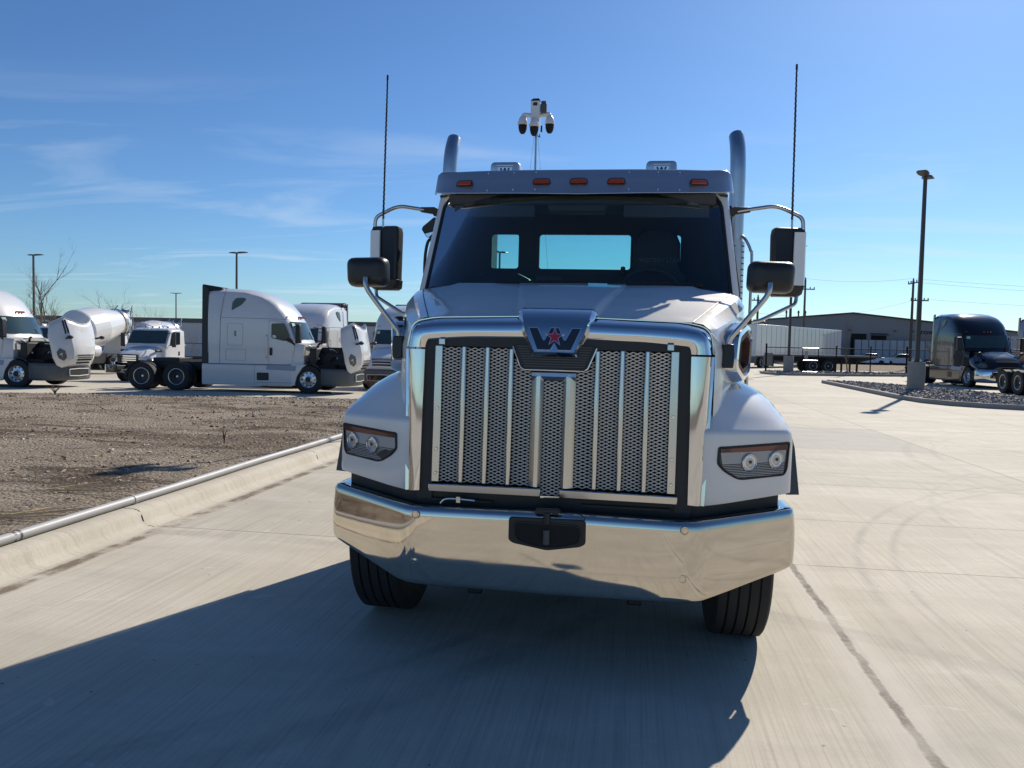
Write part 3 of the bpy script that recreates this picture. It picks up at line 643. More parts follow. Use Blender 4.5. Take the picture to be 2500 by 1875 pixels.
star = [(math.sin(a)*r_*.041+.001, 1.5575+math.cos(a)*r_*.041) for k in range(10) for a, r_ in [(k*math.pi/5, 1 if k % 2 == 0 else .40)]]
obj('star_outline', plate_poly(offpoly(star, .0032), .0085, .006), CHROME, emb)
obj('star', plate_poly(star, .0105, .006), RED, emb)

# ---- fenders
FRONT = [(.74, .158), (.775, .162), (.80, .172), (.86, .198), (.95, .254), (1.04, .310), (1.12, .360), (1.18, .398), (1.212, .422)]
TOPZ = [(.74, 1.40), (.90, 1.375), (.98, 1.35), (1.05, 1.322), (1.11, 1.29), (1.16, 1.25), (1.19, 1.215), (1.212, 1.175)]
def fender(s):
    cols = []
    def column(x, yf, drop, back):
        zt = interp(x, TOPZ)-drop; c = []
        zc = interp(x, [(.74, 1.108), (1.212, 1.098)])-drop*.7; zb = interp(x, [(.74, .735), (1.212, .776)])
        for z in (zb, zb+.012, .90, 1.02, zc-.018): c.append((x, yf-(.004 if z == zb+.012 else 0), z))
        c.append((x, yf+.004, zc)); c.append((x, yf+.022, zc+.012))
        for d, k in ((.07, .22), (.14, .46), (.23, .70), (.33, .87), (.46, .97), (.62, 1.0), (.85, .97)): c.append((x, yf+d*(1 if x < 1.2 else .92), lerp(zc+.012, zt, k)))
        return c
    for x in [.74, .78, .80, .84, .88, .92, .96, 1.0, 1.04, 1.08, 1.12, 1.15, 1.18, 1.2]: cols.append(column(x, interp(x, FRONT), 0, 0))
    for x, yf, dr in ((1.218, .432, .012), (1.230, .448, .035), (1.238, .475, .075), (1.241, .51, .14)): cols.append(column(x, yf, dr, 0))
    # side skirt that rises over the wheel
    last = cols[-1]; cols.append([(1.242, max(y, .515)+.02, max(.80 if y < .56 else .80+.22*min(1, (y-.5)*3.2), z-.30) if z > .95 else z) for x, y, z in last])
    f = obj('fender', sx(MB().loft(cols), s), WHITE, TR, ang=60)
    # black flare behind the fender edge
    fl = [(.50, .755), (.56, .75), (.60, .86), (.66, 1.0), (.74, 1.07), (.70, 1.10), (.62, 1.07), (.54, 1.0)]
    obj('fender_flare', sx(MB().loft([[(1.225, y, z) for y, z in fl], [(1.268+(1.0-z)*.10, y+.02, z) for y, z in fl]], True, True), s), GREYP, TR)
    # headlamp
    fy = lambda x: interp(x, FRONT); N = Vector((.53, -.848, 0))
    def P(x, z, d): return (s*(x+N.x*d), fy(x)+N.y*d, z)
    ol = rpoly([(.826, 1.033), (1.214, 1.048), (1.205, .905), (1.188, .872), (.938, .860), (.862, .905), (.822, .945)], [.014, .012, .02, .025, .03, .03, .02])
    il = offpoly(ol, -.009)
    hl = obj('headlamp', MB().loft([[P(x, z, d) for x, z in p] for p, d in ((ol, -.012), (ol, .005), (offpoly(ol, -.004), .009), (il, .008), (il, -.002))], True), BLACKP, TR, ang=40)
    obj('lamp_bed', MB().add([P(x, z, .0005) for x, z in il], [tuple(range(len(il)))]), FLEETP, hl)
    rib = MB()
    for k in range(9):
        z = .872+k*.0085; x0 = interp(z, [(.872, .93), (.905, .872), (.945, .838), (1.03, .838)]); x1 = interp(z, [(.872, 1.17), (.905, 1.19), (1.03, 1.195)])
        rib.loft([[P(lerp(x0, x1, i/6), z+dz, d) for dz, d in ((0, .0008), (.0015, .002), (.0032, .002), (.0045, .0008))] for i in range(7)])
    obj('lamp_ribbing', rib, FLEETP, hl)
    n = 6; rows = [[P(lerp(.838, 1.198, i/n), z, d) for z, d in ((lerp(1.003, 1.006, i/n), .004), (lerp(1.005, 1.008, i/n), .0075), (lerp(1.022, 1.036, i/n), .0075), (lerp(1.024, 1.038, i/n), .004))] for i in range(n+1)]
    obj('marker_strip', MB().loft(rows), AMBERD, hl)
    for x, z in ((1.135, .957), (.990, .949)):
        c = Vector(P(x, z, .005)); nn = Vector((s*N.x, N.y, 0))
        bu = obj('beam_unit', MB().lathe([(.046, -.004), (.046, .004), (.0435, .0065), (.041, .005), (.040, .001)], c, nn, 28), CHROME, hl)
        obj('beam_lens', MB().lathe([(.041, .001), (.038, .0035), (.027, .0045), (.024, .0025), (.012, .003), (.0004, .0035)], c, nn, 28), LAMPL, hl, ang=20)
        obj('bulb_cap', MB().lathe([(.0085, .003), (.0085, .0055), (.005, .0065), (.0004, .0065)], c+Vector((s*.004, 0, .003)), nn, 12), GREYP, hl)
    obj('lamp_cover', MB().add([P(x, z, .0105) for x, z in il], [tuple(range(len(il)))]), LENSGL, hl)
both(fender)

# ---- hood mirrors
def hood_mirror(s):
    rows = []
    C0 = Vector((1.083, .40, 1.895))
    for k, (f, dy) in enumerate(((.30, -.058), (.62, -.055), (.84, -.043), (.95, -.022), (1, .004), (1, .045), (.965, .060), (.80, .064), (.3, .064))):
        w, h = .122*f if f > .7 else .122*f, .083*f
        p = rpoly([(-w, -h*.95), (w*.92, -h), (w, h*.96), (-w*.96, h)], .045 if f > .7 else .02, 5)
        rows.append([(C0.x+x, C0.y+dy+x*.10, C0.z+z) for x, z in p])
    m = obj('hood_mirror', sx(MB().loft(rows, True, True), s), MIRP, TR, ang=70)
    obj('mirror_stalk', sx(MB().tube(smooth([(1.065, .325, 1.858), (1.062, .318, 1.825), (1.045, .318, 1.785), (1.0, .322, 1.725), (.945, .328, 1.655), (.900, .330, 1.60), (.880, .332, 1.57), (.874, .332, 1.54)], 5), .0135, 12), s), STEEL, TR)
    obj('mirror_bracket', sx(MB().prism([(.842, .36, 1.545), (.900, .365, 1.545), (.905, .36, 1.49), (.900, .36, 1.423), (.846, .345, 1.423)], (0, -.05, 0)), s), MIRP, TR, bevel=.006)
both(hood_mirror)

# ---- door mirrors, their arms and the whip aerials
def door_mirror(s):
    def sect(z, x0, x1, y0, y1, r=.03): return [(x, y, z) for x, y in rpoly([(x0, y0), (x1, y0+.03), (x1, y1), (x0, y1)], r, 4)]
    rows = [sect(2.342, 1.31, 1.485, 1.66, 1.77), sect(2.334, 1.296, 1.500, 1.645, 1.78), sect(2.30, 1.290, 1.512, 1.64, 1.785), sect(1.96, 1.296, 1.516, 1.64, 1.785), sect(1.955, 1.287, 1.514, 1.635, 1.785), sect(1.90, 1.292, 1.50, 1.64, 1.785), sect(1.884, 1.31, 1.48, 1.655, 1.77)]
    m = obj('door_mirror', sx(MB().loft(rows, True, True), s), MIRP, TR, ang=45)
    sh = [[(x, y, z) for x, y in rpoly([(1.425, 1.632), (1.500, 1.645), (1.516, 1.70), (1.512, 1.80), (1.46, 1.66), (1.425, 1.66)], .02, 4)] for z in (1.955, 1.965, 2.29, 2.305)]
    obj('mirror_shell', sx(MB().loft(sh, True, True), s), WHITE, m, ang=40)
    obj('mirror_arm', sx(MB().tube(arcpath([(1.035, 1.66, 2.443), (1.325, 1.735, 2.497), (1.495, 1.74, 2.415), (1.500, 1.74, 2.33)], .07, 6), .0135, 12), s), STEEL, TR)
    obj('arm_socket', sx(MB().prism([(1.0, 1.63, 2.415), (1.03, 1.63, 2.405), (1.045, 1.65, 2.425), (1.145, 1.68, 2.445), (1.145, 1.68, 2.478), (1.03, 1.63, 2.47), (1.0, 1.62, 2.455)], (0, .035, 0)), s), BLACKP, TR, bevel=.005)
    obj('lower_mirror_arm', sx(MB().tube(arcpath([(1.468, 1.70, 1.90), (1.462, 1.69, 1.835), (1.18, 1.46, 1.70), (1.06, 1.40, 1.70)], .07, 6), .0125, 12), s), STEEL, TR)
    obj('lower_arm_socket', sx(MB().box(1.04, 1.135, 1.36, 1.44, 1.682, 1.722), s), BLACKP, TR, bevel=.008)
    a = MB(); n = 150
    a.tube([(1.409-.014*k/n+.0011*math.cos(k*1.3), 1.655+.0011*math.sin(k*1.3), 2.385+1.01*k/n) for k in range(n+1)], [.0076-.0014*k/n for k in range(n+1)], 6); a.cyl((1.3955, 1.655, 3.37), (1.395, 1.655, 3.402), .008, .007, 8)
    ae = obj('aerial', sx(a, s), MIRP, TR)
    obj('aerial_base', sx(MB().cyl((1.410, 1.655, 2.33), (1.409, 1.655, 2.39), .0075, None, 10), s), STEEL, ae)
both(door_mirror)

# ---- cab
def ws(x, v):                                    # windscreen surface, v from sill to roof
    hw = lerp(1.002, .935, v); u = x
    return Vector((u*hw, lerp(1.155, 1.485, v)+lerp(.165, .150, v)*u*u, lerp(1.815, 2.567, v)))
def wsx(v): 
    r = .13; return 1-(r-math.sqrt(max(0, r*r-max(0, v-1+r*1.25)**2/1.5625)) if v > 1-r*1.25 else 0)
nv, nu = 20, 20
rows = [[ws(lerp(-1, 1, i/nu)*wsx(j/nv), j/nv) for i in range(nu+1)] for j in range(nv+1)]
obj('windscreen', MB().loft(rows), WSGLASS, TR, ang=80)
edge = [ws(-wsx(j/nv), j/nv) for j in range(nv+1)]+[ws(lerp(-1, 1, i/10)*wsx(1), 1) for i in range(1, 10)]+[ws(wsx(j/nv), j/nv) for j in range(nv, -1, -1)]
obj('windscreen_gasket', MB().tube([p+Vector((0, -.003, 0)) for p in edge], .011, 8), BLACKP, TR)
band = [[ws(lerp(-1, 1, i/nu)*wsx(v), v)+Vector((0, .006, 0)) for i in range(nu+1)] for v in (.925, .95, .975, .998)]
obj('frit_band', MB().loft(band), DARK, TR)
# shell: pillar strip, side, back, roof
def cabrow(v):
    e = ws(wsx(v), v); o = ws(1, v); xs_ = lerp(1.052, .985, v); z = o.z
    return [e+Vector((.004, -.002, 0)), Vector((lerp(e.x, o.x+.026, .5), lerp(e.y, o.y, .5)+.002, z)), Vector((o.x+.026, o.y+.006, z)), Vector((xs_+.004, o.y+.035, z)), Vector((xs_+.012, o.y+.10, z)), Vector((xs_+.02, 1.9, z)), Vector((xs_+.02, 2.33, z)), Vector((xs_-.01, 2.37, z))]
def cab_side(s):
    vv = [k/10 for k in range(9)]+[.83, .86, .89, .92, .94, .96, .98, .99, 1.0]
    rows = [[(p.x, p.y, .95) for p in cabrow(0)], [(p.x, p.y, 1.5) for p in cabrow(0)]]+[[tuple(p) for p in cabrow(v)] for v in vv]
    obj('side_lining', sx(MB().loft([[(p.x-.022, p.y+.022, p.z) for p in cabrow(v)[1:7]] for v in vv]), s), CABIN, TR)
    obj('cab_side', sx(MB().loft(rows), s), WHITE, TR, ang=50)
    q = rpoly([(1.60, 1.87), (2.16, 1.87), (2.16, 2.42), (1.78, 2.46)], .05)
    xw = lambda z: lerp(1.075, 1.0, (z-1.815)/.752)+.004
    d = obj('door', MB().tube([(s*(xw(z)+.001), y, z) for y, z in rpoly([(1.48, 1.0), (2.24, 1.0), (2.24, 2.48), (1.80, 2.52), (1.52, 1.9)], .05)]+[(s*(xw(1.0)+.001), 1.53, 1.0)], .004, 6), BLACKP, TR)
    obj('door_window', MB().prism([(s*xw(z), y, z) for y, z in q], (s*-.006, 0, 0)), TINT, d)
    obj('door_handle', MB().box(*sorted((s*1.075, s*1.10)), 2.08, 2.2, 1.70, 1.74), BLACKP, d)
both(cab_side)
rows = []
for y, z in ((1.50, 2.555), (1.52, 2.60), (1.60, 2.645), (1.8, 2.668), (2.2, 2.66), (2.33, 2.63), (2.37, 2.58)):
    k = sstep(1.46, 1.66, y); w = lerp(.80, .955, k) if y < 1.62 else .955
    rows.append([(-w-.05, y+.10*(1-k), min(z, 2.57)), (-w-.03, y+.06*(1-k), z-.035 if z > 2.6 else z), (-w*.9, y+.02, z-.006), (-w*.5, y, z), (0, y-.0, z+.004), (w*.5, y, z), (w*.9, y+.02, z-.006), (w+.03, y+.06*(1-k), z-.035 if z > 2.6 else z), (w+.05, y+.10*(1-k), min(z, 2.57))])
roof = obj('roof', MB().loft(rows), WHITE, TR, ang=60)
# back wall with three windows
bw = MB(); WX = [(-.728, -.515), (-.352, .352), (.515, .728)]; Z0, Z1 = 2.108, 2.375
bw.box(-1.0, 1.0, 2.29, 2.33, .95, Z0).box(-.99, .99, 2.29, 2.33, Z1, 2.60)
for s in (-1, 1): bw.prism([(s*.98, 2.292, .95), (s*1.062, 2.292, .95), (s*1.062, 2.292, 1.81), (s*.992, 2.292, 2.58), (s*.97, 2.292, 2.58)], (0, .036, 0))
for a, b in ((-.995, WX[0][0]), (WX[0][1], WX[1][0]), (WX[1][1], WX[2][0]), (WX[2][1], .995)): bw.box(a, b, 2.291, 2.329, Z0, Z1)
for a, b in WX:                                  # rounded corners
    for cxx, czz, qx, qz in ((a, Z0, 1, 1), (b, Z0, -1, 1), (a, Z1, 1, -1), (b, Z1, -1, -1)):
        rr = .022; pts = [(cxx, czz)]+[(cxx+qx*(rr-rr*math.sin(t_)), czz+qz*(rr-rr*math.cos(t_))) for t_ in [k*math.pi/10 for k in range(6)]]
        bw.prism([(x, 2.292, z) for x, z in pts], (0, .036, 0))
obj('back_wall', bw, CABIN, TR, ang=30)
for a, b in WX: obj('rear_window', MB().box(a, b, 2.31, 2.314, Z0, Z1), REARGL, TR)
# cabin inside
obj('cabin_lining', MB().box(-.985, .985, 1.50, 2.285, .98, 1.0).box(-.985, .985, 1.62, 2.285, 2.535, 2.55), CABIN, TR)
dash = obj('dashboard', MB().prism([(-.97, 1.20, 1.80), (-.97, 1.30, 1.885), (-.97, 1.55, 1.915), (-.97, 1.66, 1.88), (-.97, 1.70, 1.5), (-.97, 1.25, 1.5)], (1.94, 0, 0)), CABIN, TR, bevel=.02)
obj('cluster_hood', MB().prism([(.20, 1.52, 1.90), (.26, 1.52, 1.955), (.70, 1.52, 1.955), (.78, 1.52, 1.90)], (0, .14, 0)), CABIN, dash, bevel=.015)
obj('instrument_pod', MB().box(-.285, -.10, 1.55, 1.60, 1.90, 1.99).box(.282, .318, 2.2, 2.24, 2.06, 2.125), CABIN, dash, bevel=.012)
obj('steering_wheel', MB().tube([(.50+.205*math.cos(a), 1.74+.205*math.sin(a)*.55, 1.90+.205*math.sin(a)*.83) for a in [k*math.pi/14 for k in range(29)]], .015, 8).tube([(.30, 1.74, 1.90), (.70, 1.74, 1.90)], .018, 8).tube([(.5, 1.74, 1.90), (.5, 1.62, 1.80)], .03, 8), CABIN, TR)
def seat(x, top):
    s_ = obj('seat', MB().loft([[(x+a, 1.98+.12*(z-1.6)+b, z) for a, b in rpoly([(-w, -.06), (w, -.06), (w, .07), (-w, .07)], .03)] for z, w in ((1.45, .25), (1.9, .26), (2.03, .22), (2.10, .17), (2.16, .165), (top-.09, .165), (top-.03, .14), (top, .10))] if top > 2.2 else [[(x+a, 1.98+.12*(z-1.6)+b, z) for a, b in rpoly([(-w, -.06), (w, -.06), (w, .07), (-w, .07)], .03)] for z, w in ((1.45, .25), (1.9, .26), (2.0, .22), (2.04, .14))], True, True), SEATM, TR, ang=60)
    return s_
st = seat(.545, 2.365); seat(-.60, 2.04)
fc = bpy.data.curves.new('seat_lettering', 'FONT'); fc.body = 'WESTERN STAR'; fc.size = .040; fc.align_x = 'CENTER'; fc.extrude = .0005
fo = bpy.data.objects.new('seat_lettering', fc); COL.objects.link(fo); fo.parent = st; fo.location = (.56, 1.972, 2.135); fo.rotation_euler = (R(90-6.8), 0, 0); fo.data.materials.append(pmat('grey_thread', (.16, .17, .18), .7)); to_mesh(fo)
obj('overhead_console', MB().prism([(-.9, 1.52, 2.54), (-.9, 1.55, 2.47), (-.9, 1.75, 2.44), (-.9, 1.95, 2.54)], (1.8, 0, 0)).prism([(-.22, 1.53, 2.47), (-.20, 1.55, 2.42), (.17, 1.55, 2.42), (.20, 1.53, 2.47)], (0, .12, 0)), CABIN, TR, bevel=.012)
both(lambda s: obj('sun_visor', MB().box(*sorted((s*.30, s*.86)), 1.545, 1.558, 2.385, 2.47), CABIN, TR, bevel=.006))
# wipers and cowl
obj('cowl', MB().loft([[ws(lerp(-1, 1, i/10), 0)+Vector((0, d, e)) for i in range(11)] for d, e in ((-.05, .012), (.0, .05), (.004, .02))]), BLACKP, TR)
for x0, x1 in ((-.50, .10), (.22, .82)):
    arm = [ws(x0+(x1-x0)*k/8, .115+.02*k/8)+Vector((0, -.018, 0)) for k in range(9)]
    w_ = obj('wiper', MB().tube(arm, .006, 6), BLACKP, TR); obj('wiper_blade', MB().tube([p+Vector((0, .006, .012)) for p in arm], [.004+.004*math.sin(math.pi*k/8) for k in range(9)], 6), RUBBER, w_)

# ---- sun visor over the windscreen with five amber lamps
vh = [(0, 1.428), (.40, 1.440), (.70, 1.470), (.86, 1.500), (.94, 1.528), (.985, 1.556), (1.008, 1.585), (1.020, 1.62), (1.024, 1.67)]
vp = [(-x, y) for x, y in vh[:0:-1]]+vh; rows = []
for i, (x, y) in enumerate(vp):
    n = off2(vp, i); ax = abs(x); zb = interp(ax, [(0, 2.530), (.8, 2.546), (.95, 2.556), (1.03, 2.572)]); zt = interp(ax, [(0, 2.694), (.9, 2.699), (.96, 2.698), (.99, 2.692), (1.012, 2.678), (1.022, 2.655), (1.026, 2.63)])
    ds = interp(ax, [(.88, 1), (1.0, .22)])
    rows.append([(x+n.x*d*ds, y+n.y*d*ds, z) for d, z in ((-.012, zb-.012), (-.004, zb-.004), (0, zb), (.028, lerp(zb, zt, .5)), (.060, zt-.012), (.072, zt), (.10, zt+.006), (.20, zt+.004))])
vis = obj('visor', MB().loft(rows), STAIN, TR, ang=50, solid=.004)
def on_visor(x, z):
    y = interp(abs(x), vh); zb = interp(abs(x), [(0, 2.530), (.8, 2.546), (.95, 2.556), (1.03, 2.572)]); return y+(z-zb)*.34
for x in (-.785, -.248, 0, .248, .785):
    z = 2.606; y = on_visor(x, z); s_ = 0 if abs(x) < .5 else math.copysign(.26, x)
    def at(a, c, d): return (x+a, y+a*s_+c*.34-d, z+c)
    P0 = rpoly([(-.060, -.017), (.060, -.017), (.050, .020), (-.050, .020)], .014, 5)
    l = obj('marker_lamp', MB().loft([[at(a, c, d) for a, c in offpoly(P0, g_)] for g_, d in ((.004, -.006), (.004, .006), (0, .010), (-.004, .009))], True), BLACKP, vis)
    obj('lamp_lens', MB().loft([[at(a, c, d) for a, c in offpoly(P0, g_)] for g_, d in ((-.002, .006), (-.004, .016), (-.010, .022))], True, True), AMBER, l)
for x in (-.62, -.44, -.29, .33, .52, .66): 
    for z in (2.552, 2.672): bolt((x, on_visor(x, z)-.001, z), .0045, name='rivet', mat=CHROME, parent=vis)
# ---- horn covers on the roof, each with a letter plate
for s in (-1, 1):
    rows = []
    for y, w, h in ((1.735, .098, .118), (1.74, .106, .128), (1.80, .108, .136), (2.1, .10, .12), (2.25, .08, .06)):
        p = rpoly([(-w, 0), (w, 0), (w*.97, h), (-w*.97, h)], [.001, .001, .03, .03], 5); rows.append([(s*.546+x, y, 2.652+z*1.18) for x, z in p])
    h = obj('horn_cover', MB().loft(rows, True, True), STAIN, TR, ang=50)
    obj('cover_stripe', MB().box(s*.546-.058, s*.546+.058, 1.728, 1.734, 2.775, 2.780), ALU, h)
    obj('letter_plate', MB().box(s*.546-.052, s*.546+.052, 1.729, 1.734, 2.68, 2.765), ALU, h)
    obj('plate_letter', MB().prism([(s*.546+x*.27, 1.7265, 2.760+(z-1.601)*.40) for x, z in Wp], (0, .003, 0)), LOGOB, h)

# ---- exhaust stacks with slotted guards, grab rails, small kerb mirror
def back(p):                                     # push a point seen at y=2.3 further back along the same sight line
    x, y, z = p; return (x*1.04, y+.28, 1.515+(z-1.515)*1.047)
def stack(s):
    e = obj('exhaust_stack', sx(MB().tube(smooth([back(q_) for q_ in [(1.128, 2.40, .9), (1.128, 2.40, 2.2), (1.128, 2.40, 2.76), (1.127, 2.408, 2.93), (1.124, 2.435, 3.05), (1.120, 2.48, 3.13), (1.117, 2.515, 3.172)]], 6), [.061]*34+[.050, .036, .014], 20), s), STACKM, TR)
    mb = MB(); rows = []
    for z in (1.0, 1.7, 2.335): rows.append([(1.128+.072*math.cos(a), 2.40+.072*math.sin(a), z) for a in [math.pi*(.95+1.1*k/14) for k in range(15)]])
    g_ = obj('heat_guard', sx(mb.loft(rows).map(back), s), STACKM, TR); mb = MB()
    for k in range(22):
        z = 2.30-.044*k
        for a0 in (1.42, 1.78): 
            a = math.pi*a0; p = Vector((1.128+.0735*math.cos(a), 2.40+.0735*math.sin(a), z)); tdir = Vector((-math.sin(a), math.cos(a), 0)); nd = Vector((math.cos(a), math.sin(a), 0))
            mb.add([p-tdir*.013-Vector((0, 0, .003)), p+tdir*.013-Vector((0, 0, .003)), p+tdir*.015+Vector((0, 0, .006))+nd*.003, p-tdir*.015+Vector((0, 0, .006))+nd*.003], [(0, 1, 2, 3)])
    obj('guard_slotting', sx(mb.map(back), s), DARK, g_)
    obj('grab_rail', sx(MB().tube(smooth([back(q_) for q_ in [(1.17, 2.36, 2.38), (1.20, 2.34, 2.345), (1.235, 2.33, 2.27), (1.248, 2.33, 2.18), (1.248, 2.33, 1.6), (1.248, 2.33, 1.2)]], 5), .012, 10), s), STEEL, TR)
    obj('stack_mount', MB().box(*sorted((s*.80, s*1.14)), 2.62, 2.98, .3, 2.66), FRAMEM, TR, bevel=.03)
both(stack)
obj('door_grab_bar', MB().tube(smooth([(-1.03, 1.62, 2.25), (-1.06, 1.60, 2.22), (-1.078, 1.60, 2.12), (-1.078, 1.60, 1.98), (-1.05, 1.60, 1.93)], 5), .011, 8), BLACKP, TR)
km_ = obj('kerb_mirror', MB().loft([[(-1.195, 1.90, 2.352), (-1.185, 1.90, 2.375), (-1.10, 1.90, 2.445), (-1.03, 1.90, 2.42), (-1.03, 1.90, 2.31), (-1.105, 1.90, 2.315), (-1.14, 1.90, 2.285), (-1.16, 1.90, 2.30)], [(-1.185, 1.98, 2.352), (-1.175, 1.98, 2.372), (-1.10, 1.98, 2.435), (-1.03, 1.98, 2.41), (-1.03, 1.98, 2.32), (-1.10, 1.98, 2.325), (-1.135, 1.98, 2.30), (-1.15, 1.98, 2.31)]], True, True), MIRP, TR, bevel=.008)
obj('mirror_glass', MB().add([(-1.165, 1.898, 2.318), (-1.14, 1.898, 2.290), (-1.108, 1.898, 2.318), (-1.04, 1.898, 2.335), (-1.04, 1.898, 2.35)], [(0, 1, 2, 3, 4)]), CHROME, km_)

# ---- wheels, axle, frame
def tyre_mb(r, w, rim, grooves=4):
    prof = [(rim, -w*.42), (rim+.03, -w*.47), (rim+(r-rim)*.45, -w*.5), (r-.035, -w*.485), (r-.012, -w*.455)]
    gw = .011
    for k in range(grooves+1):
        a = -w*.44+w*.88*k/(grooves+1); b = -w*.44+w*.88*(k+1)/(grooves+1)
        prof += [(r, a+gw*.5), (r+.001, (a+b)/2), (r, b-gw*.5)]
        if k < grooves: prof += [(r-.014, b-gw*.42), (r-.014, b+gw*.42)]
    prof += [(r-.012, w*.455), (r-.035, w*.485), (rim+(r-rim)*.45, w*.5), (rim+.03, w*.47), (rim, w*.42)]
    return prof
def wheel(x, y, r=.5, w=.305, out=1, parent=TR, dual=False):
    z = r-.12
    wh = obj('wheel', MB().lathe([(.2, -w*.3), (.285, -w*.42), (.295, -w*.44), (.285, -w*.40), (.255, -.02), (.12, .02), (.09, .05), (.0005, .05)], (x, y, z), (out, 0, 0), 32), ALU, parent, ang=40)
    t_ = obj('tyre', MB().lathe(tyre_mb(r, w, .285), (x, y, z), (out, 0, 0), 56), RUBBER, wh, ang=30)
    return wh
for s in (-1, 1):
    wheel(s*1.012, .86, out=s)
    for y in (5.6, 6.95):
        for x in (1.08, .76): wheel(s*x, y, out=s, w=.27)
obj('front_axle', MB().cyl((-.9, .86, .33), (.9, .86, .33), .06, None, 12), FRAMEM, TR)
both(lambda s: obj('leaf_spring', MB().box(*sorted((s*.40, s*.49)), .45, 1.5, .27, .36).box(*sorted((s*.405, s*.485)), .48, .58, .10, .36), FRAMEM, TR, bevel=.01))
both(lambda s: obj('frame_rail', MB().box(*sorted((s*.40, s*.48)), .25, 8.2, .52, .78), FRAMEM, TR))
obj('engine_sump', MB().box(-.32, .32, .5, 2.1, .16, 1.3), DARK, TR, bevel=.05)
obj('belly_block', MB().box(-.85, .85, 1.42, 8.0, .38, .92), FRAMEM, TR)  # unseen block added to stop sunlight leaking through beneath the truck
both(lambda s: obj('step_box', MB().box(*sorted((s*.80, s*1.16)), 1.55, 2.35, .22, .98).box(*sorted((s*1.0, s*1.2)), 1.6, 2.3, .3, .34), BLACKP, TR, bevel=.03))
both(lambda s: obj('fuel_tank', MB().cyl((s*.86, 2.5, .45), (s*.86, 3.9, .45), .30, None, 24), ALU, TR))

# ================================================================== OTHER TRUCKS
DARKP = pmat('black_truck_paint', (.008, .0075, .010), .14, 0, .6, .1, 2)
MAROON = pmat('maroon_paint', (.14, .03, .032), .25, 0, .9, .1, 2)
SEAML = pmat('panel_seam', (.30, .30, .31), .5)
LENSD = pmat('smoked_lamp', (.12, .11, .10), .25, 0, .5, .2, 20)
LAMPB = pmat('lamp_reflector', (.75, .75, .75), .25, .6, 0, .1, 20)
ENG = pmat('engine_iron', (.03, .03, .032), .5, .3, 0, .3, 12)
STICK = pmat('pale_green_sticker', (.45, .62, .52), .6)
FLEETS = pmat('step_blue_grey', (.30, .36, .46), .4)
def truck_wheel(x, y, out, parent, r=.50, w=.29, dark=False, dual=False):
    z = r
    m = GREYP if dark else ALU
    if dark: pf = [(.2, -.1), (.285, -w*.42), (.295, -w*.44), (.287, -w*.36), (.26, -w*.30), (.10, -w*.24), (.095, -w*.14), (.0005, -w*.12)]
    else: pf = [(.2, -.1), (.285, w*.42), (.296, w*.44), (.285, w*.38), (.262, w*.16), (.20, w*.20), (.125, w*.26), (.12, w*.44), (.10, w*.50), (.0005, w*.5)]
    if dark: pf = [(a, -b) for a, b in pf]
    wh = obj('wheel', MB().lathe(pf, (x, y, z), (0, out, 0), 28), FRAMEM if dark else ALU, parent, ang=35)
    if dark:
        obj('hub_cap', MB().lathe([(.05, w*.13), (.05, w*.16), (.03, w*.2), (.0005, w*.2)], (x, y, z), (0, out, 0), 12), ALU, wh)
        obj('rim_ring', MB().lathe([(.276, w*.43), (.288, w*.455), (.297, w*.45)], (x, y, z), (0, out, 0), 36), ALU, wh)
    else:
        h = MB()
        for k in range(10):
            a = 2*math.pi*k/10; h.cyl((x+.225*math.cos(a), y+out*(w*.13), z+.225*math.sin(a)), (x+.225*math.cos(a), y+out*(w*.225), z+.225*math.sin(a)), .026, None, 8)
        obj('rim_holes', h, DARK, wh)
        obj('hub_cap', MB().lathe([(.098, w*.5), (.09, w*.58), (.0005, w*.6)], (x, y, z), (0, out, 0), 14), FRAMEM, wh)
    obj('tyre', MB().lathe(tyre_mb(r, w, .288), (x, y, z), (0, out, 0), 44), RUBBER, wh, ang=30)
    if dual: obj('inner_tyre', MB().lathe(tyre_mb(r, w, .288), (x, y-out*.34, z), (0, out, 0), 36), RUBBER, wh, ang=30)
CX = [-3.66, -3.30, -3.05, -2.7, -2.36, -2.0, -1.75, -1.5, -1.24, -1.05, -.87, -.72, -.60, -.50, -.42, -.35, -.25, -.15, -.02]
CZ = [(-3.66, 3.74), (-3.05, 3.74), (-2.36, 3.71), (-1.75, 3.56), (-1.24, 3.27), (-.87, 2.95), (-.62, 2.62), (-.585, 2.55), (-.33, 1.95), (-.25, 1.82), (-.02, 1.78)]
def cabsec(x):
    zt = interp(x, CZ); w = interp(x, [(-3.7, 1.22), (-1.2, 1.22), (-.6, 1.17), (-.3, 1.12), (-.02, 1.02)]); hi = sstep(2.0, 3.2, zt)
    return [(w, 1.02), (w, 1.45), (w, min(2.45, zt-.33)), (lerp(w-.01, w-.03, hi), zt-lerp(.10, .30, hi)), (lerp(w-.05, w-.12, hi), zt-lerp(.04, .14, hi)), (lerp(w-.14, w-.30, hi), zt-lerp(.015, .045, hi)), (w*.45, zt), (0, zt+.012)]
def wrap(x, y): return x-.24*(abs(y)/1.12)**2.2*sstep(-1.5, -.55, x)
